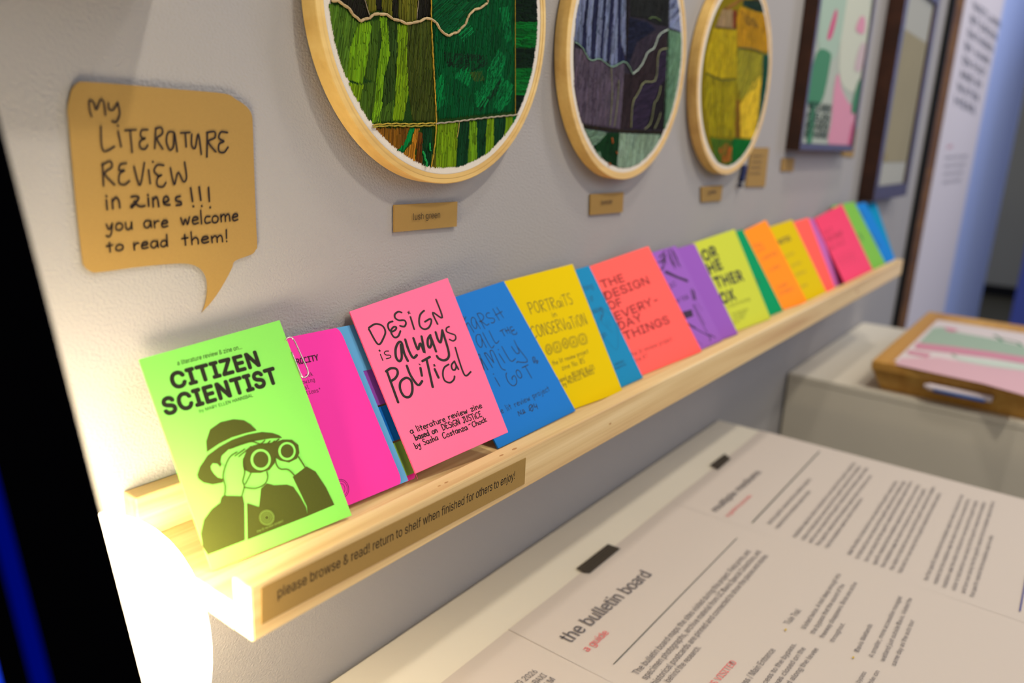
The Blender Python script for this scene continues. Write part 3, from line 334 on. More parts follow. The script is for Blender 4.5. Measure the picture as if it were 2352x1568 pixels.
"green":[["I","a literature review & zine on...",[0.2083,0.9243],[0.4493,-0.0093],[0.0033,0.0215],0.0,7],["K","CITIZEN",[0.1374,0.8254],[0.6006,-0.013],[0.003,0.0721],0.0,7],["K","SCIENTIST",[0.041,0.7217],[0.7813,-0.0131],[0.003,0.0753],0.0,7],["I","by MARY ELLEN HANNIBAL",[0.2413,0.685],[0.3735,-0.0049],[0.001,0.0165],0.0,7],["P",[[0.2023,0.5043],[0.2211,0.5527],[0.2687,0.5977],[0.3471,0.6138],[0.4346,0.6081],[0.4984,0.5882],[0.5314,0.5614],[0.5591,0.5241],[0.4772,0.5291],[0.3868,0.5314],[0.2933,0.5224]],8,1],["P",[[0.1003,0.4221],[0.1306,0.4512],[0.1994,0.4894],[0.2865,0.5084],[0.3811,0.5201],[0.4908,0.5195],[0.5895,0.5094],[0.6559,0.4889],[0.6943,0.4691],[0.7099,0.4526],[0.6348,0.4679],[0.5266,0.4803],[0.4188,0.4869],[0.3409,0.4843],[0.2814,0.4658],[0.2629,0.4423],[0.2675,0.4161],[0.2579,0.3874],[0.2336,0.3502],[0.1704,0.3574],[0.1219,0.3795],[0.1,0.4037]],8,1],["P",[[0.1959,0.4375],[0.2135,0.4473],[0.2395,0.4388],[0.25,0.4193],[0.2681,0.4316],[0.2769,0.4137],[0.2432,0.3663],[0.2152,0.3798],[0.2003,0.4022],[0.1931,0.4227]],9,2],["P",[[0.4084,0.4217],[0.446,0.4505],[0.499,0.4633],[0.5627,0.459],[0.6329,0.4465],[0.661,0.4444],[0.7102,0.4441],[0.7717,0.4288],[0.8035,0.3955],[0.7911,0.3594],[0.7604,0.3375],[0.6979,0.3328],[0.6419,0.3557],[0.6195,0.3771],[0.5998,0.353],[0.5525,0.3326],[0.4869,0.3329],[0.4215,0.3492],[0.3899,0.3728]],8,1],["P",[[0.5825,0.3744],[0.5753,0.3645],[0.5652,0.3559],[0.5527,0.349],[0.5385,0.3442],[0.5232,0.3418],[0.5077,0.3417],[0.4927,0.3441],[0.479,0.3488],[0.4672,0.3555],[0.458,0.364],[0.4516,0.3738],[0.4485,0.3843],[0.4488,0.3952],[0.4525,0.4059],[0.4594,0.4157],[0.4692,0.4244],[0.4814,0.4313],[0.4955,0.4362],[0.5106,0.4387],[0.5262,0.4389],[0.5414,0.4366],[0.5554,0.4319],[0.5675,0.4252],[0.577,0.4167],[0.5836,0.4068],[0.5867,0.3961],[0.5864,0.3851]],9,2],["P",[[0.5673,0.3781],[0.5617,0.3703],[0.5539,0.3636],[0.5442,0.3582],[0.5333,0.3544],[0.5215,0.3525],[0.5096,0.3524],[0.498,0.3542],[0.4875,0.3578],[0.4784,0.363],[0.4713,0.3696],[0.4664,0.3772],[0.4641,0.3855],[0.4644,0.394],[0.4673,0.4023],[0.4727,0.41],[0.4803,0.4167],[0.4898,0.4221],[0.5006,0.426],[0.5123,0.428],[0.5243,0.4281],[0.536,0.4264],[0.5467,0.4228],[0.556,0.4176],[0.5633,0.411],[0.5682,0.4033],[0.5706,0.395],[0.5703,0.3864]],8,3],["P",[[0.7702,0.3727],[0.7637,0.3641],[0.7545,0.3567],[0.7432,0.3507],[0.7302,0.3466],[0.7164,0.3445],[0.7023,0.3445],[0.6888,0.3465],[0.6763,0.3506],[0.6657,0.3565],[0.6572,0.3638],[0.6515,0.3723],[0.6487,0.3814],[0.6491,0.3909],[0.6525,0.4001],[0.6588,0.4086],[0.6677,0.4161],[0.6788,0.422],[0.6916,0.4262],[0.7054,0.4284],[0.7195,0.4285],[0.7332,0.4265],[0.7459,0.4225],[0.7568,0.4166],[0.7655,0.4092],[0.7713,0.4007],[0.7742,0.3914],[0.7738,0.3819]],9,2],["P",[[0.7551,0.3762],[0.7502,0.3697],[0.7433,0.364],[0.7348,0.3595],[0.7251,0.3564],[0.7148,0.3547],[0.7043,0.3547],[0.6941,0.3562],[0.6848,0.3593],[0.6768,0.3637],[0.6706,0.3692],[0.6663,0.3756],[0.6643,0.3825],[0.6646,0.3896],[0.6672,0.3966],[0.672,0.4031],[0.6787,0.4087],[0.6871,0.4133],[0.6967,0.4165],[0.707,0.4182],[0.7175,0.4183],[0.7278,0.4168],[0.7372,0.4137],[0.7453,0.4093],[0.7517,0.4038],[0.756,0.3973],[0.7581,0.3904],[0.7578,0.3832]],8,3],["S",[[0.3824,0.4597],[0.3273,0.4481],[0.2755,0.411],[0.2444,0.3722],[0.2386,0.3303],[0.2148,0.2902]],0.74,8],["S",[[0.407,0.4189],[0.3928,0.3909],[0.3866,0.361],[0.355,0.3252],[0.3533,0.3006],[0.3168,0.2634]],0.74,8],["S",[[0.5271,0.3293],[0.5196,0.3027],[0.4867,0.2793],[0.4195,0.2743],[0.3535,0.2956]],0.75,8],["S",[[0.4217,0.346],[0.3647,0.3089]],0.74,8],["S",[[0.6137,0.3753],[0.6069,0.3449],[0.6218,0.319],[0.672,0.3038],[0.7013,0.2679]],0.76,8],["S",[[0.7741,0.3439],[0.7928,0.2879]],0.77,8],["S",[[0.3454,0.4845],[0.4182,0.4858],[0.4995,0.4823],[0.5489,0.4597],[0.5867,0.4682]],0.73,8],["S",[[0.3619,0.4458],[0.4375,0.4608]],0.73,8],["S",[[0.3845,0.4371],[0.4845,0.4623]],0.73,8],["S",[[0.5839,0.4451],[0.6194,0.4573]],0.76,8],["S",[[0.6102,0.4402],[0.6496,0.4503]],0.76,8],["S",[[0.6406,0.4427],[0.6848,0.4519]],0.76,8],["P",[[0.2102,0.2945],[0.3248,0.2613],[0.3177,0.226],[0.2447,0.0746],[0.0052,0.0736],[-0.0081,0.1147],[0.0065,0.1707],[0.0511,0.2246],[0.1153,0.2556],[0.1767,0.2696],[0.1948,0.2894]],8,1],["P",[[0.3356,0.2262],[0.401,0.1905],[0.4537,0.2657],[0.5023,0.2786],[0.5436,0.2589],[0.6296,0.2408],[0.667,0.2202],[0.6878,0.1693],[0.7011,0.1141],[0.694,0.0716],[0.2623,0.0716]],8,1],["P",[[0.687,0.265],[0.8054,0.2882],[0.8554,0.2507],[0.8882,0.1656],[0.9023,0.0756],[0.6922,0.0721],[0.7108,0.1155]],8,1],["S",[[0.4386,0.129],[0.4355,0.1256],[0.4307,0.1232],[0.4249,0.1223],[0.4189,0.123],[0.4138,0.1252],[0.4102,0.1286],[0.4088,0.1326],[0.4096,0.1367],[0.4127,0.1401],[0.4174,0.1425],[0.4233,0.1434],[0.4292,0.1427],[0.4344,0.1405],[0.438,0.1371],[0.4394,0.1331],[0.4386,0.129]],0.39,10],["S",[[0.4499,0.1261],[0.4444,0.1199],[0.4359,0.1157],[0.4255,0.1141],[0.415,0.1154],[0.4059,0.1193],[0.3995,0.1253],[0.3969,0.1324],[0.3984,0.1396],[0.4038,0.1458],[0.4123,0.15],[0.4226,0.1516],[0.4332,0.1504],[0.4424,0.1464],[0.4488,0.1404],[0.4515,0.1333],[0.4499,0.1261]],0.39,10],["S",[[0.4613,0.1231],[0.4534,0.1142],[0.441,0.1082],[0.4261,0.1059],[0.411,0.1078],[0.3979,0.1134],[0.3888,0.122],[0.3851,0.1322],[0.3872,0.1426],[0.395,0.1514],[0.4072,0.1575],[0.422,0.1598],[0.4372,0.158],[0.4504,0.1524],[0.4597,0.1438],[0.4635,0.1335],[0.4613,0.1231]],0.39,10],["S",[[0.4694,0.121],[0.4598,0.1102],[0.4447,0.1028],[0.4266,0.1001],[0.4082,0.1023],[0.3923,0.1092],[0.3812,0.1196],[0.3767,0.1321],[0.3793,0.1447],[0.3887,0.1555],[0.4035,0.1628],[0.4215,0.1657],[0.4401,0.1635],[0.4562,0.1567],[0.4675,0.1462],[0.4721,0.1336],[0.4694,0.121]],0.39,10],["I","the lit review project",[0.3333,0.0847],[0.1869,0.0037],[0.0003,0.0111],0.0,10]],
"clip":[[0.9868,0.8963],[1.0235,0.9032],[1.0491,0.8846],[1.0602,0.8043],[1.0675,0.7182],[1.0462,0.695],[1.0165,0.6942],[1.0046,0.7169],[1.0019,0.7675],[0.9986,0.8298]],
"tail":[[1.1356,-0.0043,1.3086],[1.1335,-0.0043,1.2992],[1.13,-0.0043,1.2885],[1.1245,-0.0043,1.2784]],
"bubble":[["S",[[0.1987,1.341],[0.198,1.3442],[0.1983,1.3489],[0.2003,1.3482],[0.2015,1.3445],[0.204,1.3496],[0.2056,1.3485],[0.2059,1.342]],0.95,0],["S",[[0.2081,1.3483],[0.2081,1.3452],[0.2103,1.3449],[0.213,1.3487]],0.96,0],["S",[[0.213,1.3487],[0.2136,1.3432],[0.2115,1.3389],[0.2091,1.339]],0.97,0],["S",[[0.2029,1.3362],[0.2028,1.3238],[0.2092,1.3259]],0.96,0],["S",[[0.2118,1.3339],[0.2127,1.3259]],0.98,0],["S",[[0.2118,1.337],[0.2122,1.3368]],0.98,0],["S",[[0.2156,1.3345],[0.2217,1.335]],0.99,0],["S",[[0.2185,1.3346],[0.2185,1.3229]],0.99,0],["S",[[0.2283,1.3352],[0.225,1.3348],[0.224,1.332],[0.2257,1.3301],[0.2266,1.3308],[0.2233,1.3285],[0.2234,1.3254],[0.2258,1.3247],[0.2276,1.3268]],1.01,0],["S",[[0.233,1.336],[0.2316,1.3251]],1.02,0],["S",[[0.233,1.336],[0.2363,1.3365],[0.2368,1.3333],[0.2333,1.3304],[0.2363,1.3248]],1.02,0],["S",[[0.2435,1.3343],[0.2403,1.334],[0.2388,1.3291],[0.2403,1.3244],[0.2427,1.3263],[0.2439,1.334],[0.2448,1.3235]],1.04,0],["S",[[0.2478,1.3339],[0.2535,1.3344]],1.05,0],["S",[[0.2506,1.334],[0.2506,1.3262]],1.05,0],["S",[[0.2546,1.3334],[0.2541,1.3271],[0.2563,1.3257],[0.2587,1.3337],[0.2599,1.322]],1.06,0],["S",[[0.2646,1.3347],[0.2634,1.3205]],1.08,0],["S",[[0.2642,1.3345],[0.2693,1.3352],[0.2695,1.3318],[0.2649,1.3293],[0.2694,1.3235]],1.08,0],["S",[[0.278,1.3349],[0.2736,1.3351],[0.2721,1.3315],[0.2753,1.3297],[0.272,1.3281],[0.2716,1.3239],[0.2749,1.3232],[0.2779,1.3262]],1.1,0],["S",[[0.2019,1.3169],[0.2013,1.3053]],0.97,0],["S",[[0.2014,1.3162],[0.206,1.3181],[0.2067,1.315],[0.2025,1.3116],[0.2072,1.3056]],0.97,0],["S",[[0.2147,1.317],[0.2114,1.3164],[0.2104,1.3134],[0.2134,1.3132],[0.2106,1.3115],[0.2098,1.3068],[0.2125,1.3055],[0.2156,1.3075]],1.0,0],["S",[[0.2188,1.3152],[0.2212,1.3048],[0.2249,1.3173]],1.01,0],["S",[[0.2269,1.3134],[0.2273,1.3058]],1.02,0],["S",[[0.2297,1.3179],[0.23,1.3176]],1.02,0],["S",[[0.2361,1.3158],[0.2323,1.316],[0.2301,1.3126],[0.2328,1.3098],[0.2345,1.3107],[0.2317,1.3086],[0.2313,1.3046],[0.2346,1.3038],[0.2365,1.3061]],1.04,0],["S",[[0.2399,1.3143],[0.2415,1.3047],[0.2444,1.3117],[0.2472,1.3064],[0.2494,1.3086],[0.2489,1.3175]],1.04,0],["S",[[0.202,1.2976],[0.202,1.2926]],1.08,0],["S",[[0.2022,1.2999],[0.2024,1.2997]],1.08,0],["S",[[0.2052,1.2978],[0.2051,1.2929]],1.09,0],["S",[[0.2051,1.2962],[0.2071,1.2988],[0.2087,1.297],[0.2089,1.2932]],1.09,0],["S",[[0.2157,1.2988],[0.2185,1.299],[0.2199,1.2978],[0.2158,1.293],[0.2152,1.2939],[0.2178,1.2947],[0.2202,1.2933],[0.2231,1.2935]],1.11,0],["S",[[0.217,1.296],[0.2192,1.2965]],1.12,0],["S",[[0.2254,1.2978],[0.2253,1.2933]],1.13,0],["S",[[0.2253,1.2996],[0.2254,1.2993]],1.13,0],["S",[[0.228,1.2977],[0.2279,1.2927]],1.14,0],["S",[[0.228,1.2961],[0.23,1.2982],[0.2309,1.296],[0.2312,1.2927]],1.14,0],["S",[[0.2344,1.2949],[0.2374,1.296],[0.2363,1.2983],[0.2342,1.2966],[0.2348,1.2938],[0.2379,1.2933]],1.15,0],["S",[[0.2446,1.298],[0.242,1.2974],[0.2421,1.2955],[0.2446,1.2948],[0.2448,1.2931],[0.2419,1.293]],1.17,0],["S",[[0.2515,1.3026],[0.2522,1.2947]],1.18,0],["S",[[0.2523,1.2919],[0.2526,1.2917]],1.19,0],["S",[[0.257,1.303],[0.2576,1.2952]],1.19,0],["S",[[0.2578,1.2918],[0.258,1.2916]],1.2,0],["S",[[0.2631,1.3025],[0.2631,1.2943]],1.21,0],["S",[[0.2633,1.2907],[0.2635,1.2905]],1.21,0],["H","you",[0.1999,1.2806],[0.0151,0.0004],[0.0005,0.0073],1.11,0],["H","are",[0.221,1.281],[0.0149,-0.0001],[0.0004,0.0073],1.15,0],["H","welcome",[0.2435,1.2811],[0.0387,0.0004],[0.0003,0.008],1.22,0],["H","to",[0.1993,1.2693],[0.0097,0.0006],[0.0002,0.0061],1.11,0],["H","read",[0.2141,1.2692],[0.0209,0.0003],[0.0003,0.007],1.15,0],["H","them!",[0.2433,1.2691],[0.0311,-0.0],[0.0002,0.0074],1.22,0]],
"bubble_out":[[0.1891,1.3508],[0.1908,1.3547],[0.1936,1.3574],[0.1976,1.3583],[0.2206,1.3583],[0.2504,1.3579],[0.2777,1.3574],[0.2854,1.3546],[0.2924,1.3508],[0.2958,1.3463],[0.2963,1.3386],[0.2958,1.3133],[0.2954,1.2806],[0.2954,1.2647],[0.2941,1.2619],[0.2909,1.2592],[0.2788,1.2563],[0.2762,1.252],[0.2712,1.2447],[0.2652,1.2372],[0.2594,1.2314],[0.2538,1.2271],[0.2544,1.228],[0.257,1.2342],[0.2584,1.2422],[0.258,1.248],[0.2557,1.2527],[0.2516,1.256],[0.2451,1.2581],[0.2345,1.259],[0.2152,1.2593],[0.1942,1.2588],[0.1902,1.2598],[0.1871,1.2632],[0.1865,1.2675],[0.1863,1.2876],[0.1866,1.3145],[0.1871,1.3373],[0.1872,1.3437]],
"tag_a":[[0.4181,1.2847],[0.4912,1.284],[0.4906,1.2633],[0.4181,1.2639]],
"tag_a_t":[["I","lush green",[0.4374,1.2722],[0.0313,-0.0002],[-0.0001,0.0052],0.0,0]],
"tag_b":[[0.7051,1.2822],[0.7765,1.282],[0.7771,1.2595],[0.7071,1.2602]],
"tag_b_t":[["I","lavender",[0.7271,1.2704],[0.0245,0.0001],[-0.0007,0.0051],0.0,0]],
"tag_c":[[0.9894,1.2816],[1.0645,1.2818],[1.0646,1.2598],[0.9961,1.261]],
"tag_c_t":[["I","golden",[1.0147,1.271],[0.0288,0.0005],[-0.0014,0.0052],0.0,0]],
"card_a":[[1.1599,1.3345],[1.237,1.3352],[1.2405,1.2744],[1.1549,1.2769]],
"card_a_t":[["I","threads of",[1.1682,1.3207],[0.0443,0.0007],[-0.0012,0.0032],0.0,0],["I","a landscape,",[1.167,1.3122],[0.0443,0.0005],[-0.0012,0.0033],0.0,0],["I","embroidery",[1.1659,1.3036],[0.0443,0.0002],[-0.0012,0.0033],0.0,0],["I","on linen",[1.1648,1.295],[0.0444,-0.0],[-0.0012,0.0033],0.0,0]],
"card_b":[[1.3071,1.3191],[1.3708,1.3191],[1.3733,1.297],[1.3091,1.2979]],
"card_c":[[1.6634,1.3723],[1.7582,1.3801],[1.763,1.3206],[1.6657,1.3232]],
"strip":[[0.2021,1.1111],[0.4326,1.1076],[0.4326,1.0863],[0.201,1.0902]],
"strip_t":[["I","please browse & read! return to shelf when finished for others to enjoy!",[0.2115,1.1003],[0.208,-0.0051],[-0.0,0.0064],0.0,0]],
"papers":[["I","the bulletin board",[0.5125,0.8703],[0.1497,-0.0049],[0.0,0.0144],0.0,0],["I","a guide",[0.5126,0.8519],[0.0357,-0.001],[0.0,0.0075],0.0,1],["S",[[0.5133,0.8264],[0.7963,0.8258]],0.87,2],["I","The bulletin board maps the sites visited during this project. Field prints, and",[0.5142,0.8034],[0.2635,-0.0011],[0.0,0.006],0.0,0],["I","specimen photographs, archive material from UC Davis Special Collections, and",[0.5136,0.7948],[0.2716,-0.0018],[0.0,0.006],0.0,0],["I","historical postcards are pinned and connected to show the places and stories",[0.5132,0.7854],[0.2686,-0.0013],[0.0,0.0059],0.0,0],["I","behind the research.",[0.5232,0.7783],[0.0607,-0.0019],[0.0,0.0054],0.0,0],["I","LOCATIONS VISITED",[0.5039,0.7493],[0.0815,-0.0057],[0.0,0.0059],0.0,1],["I","Yolo Bypass / Main Entrance",[0.5314,0.7287],[0.0935,-0.0058],[0.0,0.0055],0.0,0],["I","Primary access to the bypass.",[0.535,0.7156],[0.1107,-0.005],[0.0,0.0046],0.0,0],["I","The road was closed on the",[0.5431,0.7076],[0.1021,-0.0054],[0.0,0.0046],0.0,0],["I","far side and along the levee",[0.5474,0.7007],[0.1048,-0.0079],[0.0,0.0045],0.0,0],["I","Tule Trail",[0.6712,0.7255],[0.0307,-0.0021],[0.0,0.0056],0.0,0],["I","Visited twice. A trail deep enough into",[0.6733,0.7112],[0.1231,-0.0005],[0.0,0.0046],0.0,0],["I","the bypass that the sound of the",[0.6718,0.7024],[0.1061,-0.0002],[0.0,0.0045],0.0,0],["I","freeway disappears. Birds are active",[0.6713,0.6938],[0.1195,-0.0009],[0.0,0.0044],0.0,0],["I","throughout.",[0.6712,0.6848],[0.0367,-0.0007],[0.0,0.0042],0.0,0],["I","Davis Wetlands",[0.6718,0.6631],[0.052,-0.0001],[0.0,0.0041],0.0,0],["I","A smaller, more accessible managed",[0.672,0.6511],[0.1218,-0.0007],[0.0,0.0041],0.0,0],["I","wetland just outside Davis. Visited the",[0.6727,0.6418],[0.1253,-0.0001],[0.0,0.0041],0.0,0],["I","same day as the auto tour",[0.673,0.6327],[0.0851,-0.0001],[0.0,0.004],0.0,0],["I","opposite the bypass",[0.5935,0.6544],[0.0534,-0.0036],[0.0,0.0037],0.0,0],["I","accessible on",[0.6056,0.6454],[0.0503,-0.0033],[0.0,0.0037],0.0,0],["P",[[0.6616,0.7249],[0.6606,0.7247],[0.6596,0.725],[0.6592,0.7256],[0.6593,0.7262],[0.6601,0.7267],[0.6612,0.7268],[0.6621,0.7265],[0.6626,0.726],[0.6624,0.7253]],4,1],["P",[[0.6613,0.6644],[0.6603,0.6643],[0.6594,0.6646],[0.6589,0.6651],[0.6591,0.6657],[0.6599,0.6661],[0.6609,0.6661],[0.6618,0.6658],[0.6622,0.6653],[0.6621,0.6647]],4,1],["I","multiple mediums",[0.842,0.8691],[0.1539,-0.0013],[0.0,0.01],0.0,0],["I","a guide to process",[0.8389,0.8531],[0.076,-0.0015],[0.0,0.0056],0.0,1],["S",[[0.8444,0.8255],[1.1291,0.8278]],1.6,2],["I","the first specific material that the installation asks the",[0.8545,0.8068],[0.1663,0.0006],[0.0,0.0054],0.0,0],["I","material that the installation asks the visitor",[0.8508,0.7962],[0.1308,-0.0],[0.0,0.0053],0.0,0],["I","installation asks the visitor to hold and turn over slowly the first specific material that",[0.8437,0.7731],[0.2773,0.0009],[0.0,0.0053],0.0,0],["I","visitor to hold and turn over slowly the first specific material that the installation",[0.8433,0.7634],[0.2706,0.0016],[0.0,0.0052],0.0,0],["I","and turn over slowly the first specific material that the installation asks the visitor",[0.843,0.7552],[0.273,0.0003],[0.0,0.0052],0.0,0],["I","first specific material that the installation asks the visitor to hold and turn over",[0.8431,0.7465],[0.2481,-0.0015],[0.0,0.0051],0.0,0],["I","that the installation asks the visitor to hold and turn",[0.8444,0.737],[0.1615,0.0002],[0.0,0.0049],0.0,0],["I","asks the visitor to hold and turn over slowly the first specific material that the",[0.8456,0.7133],[0.2498,-0.0002],[0.0,0.0049],0.0,0],["I","to hold and turn over slowly the first specific material that the installation asks",[0.8429,0.7039],[0.2601,0.0009],[0.0,0.0049],0.0,0],["I","turn over slowly the first specific material that the installation asks the visitor to",[0.8436,0.6948],[0.2655,0.0022],[0.0,0.0048],0.0,0],["I","specific material that the installation asks the visitor to hold and turn over slowly",[0.843,0.686],[0.2614,0.001],[0.0,0.0048],0.0,0],["I","the installation asks the visitor to hold and turn over slowly the first specific",[0.843,0.6776],[0.2533,0.0004],[0.0,0.0047],0.0,0],["I","the visitor to hold and turn over slowly the first specific material that the installation",[0.8435,0.6687],[0.2676,0.0008],[0.0,0.0047],0.0,0],["I","hold and turn over slowly the first specific material that the installation asks the",[0.8435,0.6604],[0.2514,-0.0005],[0.0,0.0046],0.0,0],["I","the first specific material that the installation asks the visitor to hold and turn over",[0.8457,0.6354],[0.265,0.0002],[0.0,0.0045],0.0,0],["I","material that the installation asks the visitor to hold and turn over slowly the first",[0.8453,0.6264],[0.2561,0.0006],[0.0,0.0044],0.0,0],["I","installation asks the visitor to hold and turn over slowly the first specific material",[0.8434,0.6178],[0.2591,0.0004],[0.0,0.0044],0.0,0],["I","visitor to hold and turn over slowly the first specific material that the installation",[0.8442,0.6092],[0.2619,0.0004],[0.0,0.0043],0.0,0],["I","and turn over slowly the first specific material that the installation asks the visitor to",[0.845,0.6006],[0.2716,-0.0001],[0.0,0.0043],0.0,0],["I","first specific material that the installation asks the visitor",[0.8431,0.5924],[0.1658,-0.001],[0.0,0.0041],0.0,0],["I","SPRING 2026",[0.4207,0.8742],[0.0419,-0.0034],[0.0,0.0058],0.0,0],["I","BAXI",[0.4496,0.8627],[0.0141,-0.0006],[0.0,0.0058],0.0,0],["I","U M",[0.4509,0.854],[0.0132,0.0001],[0.0,0.0057],0.0,0],["S",[[0.8468,0.5527],[0.934,0.5529]],1.31,5]],
"tape_a":[[0.6848,0.9322],[0.6855,0.917],[0.6216,0.9168],[0.6179,0.9226],[0.6205,0.9325]],
"tape_b":[[1.0214,0.9322],[1.0101,0.9184],[0.9608,0.9173],[0.9693,0.9323]],
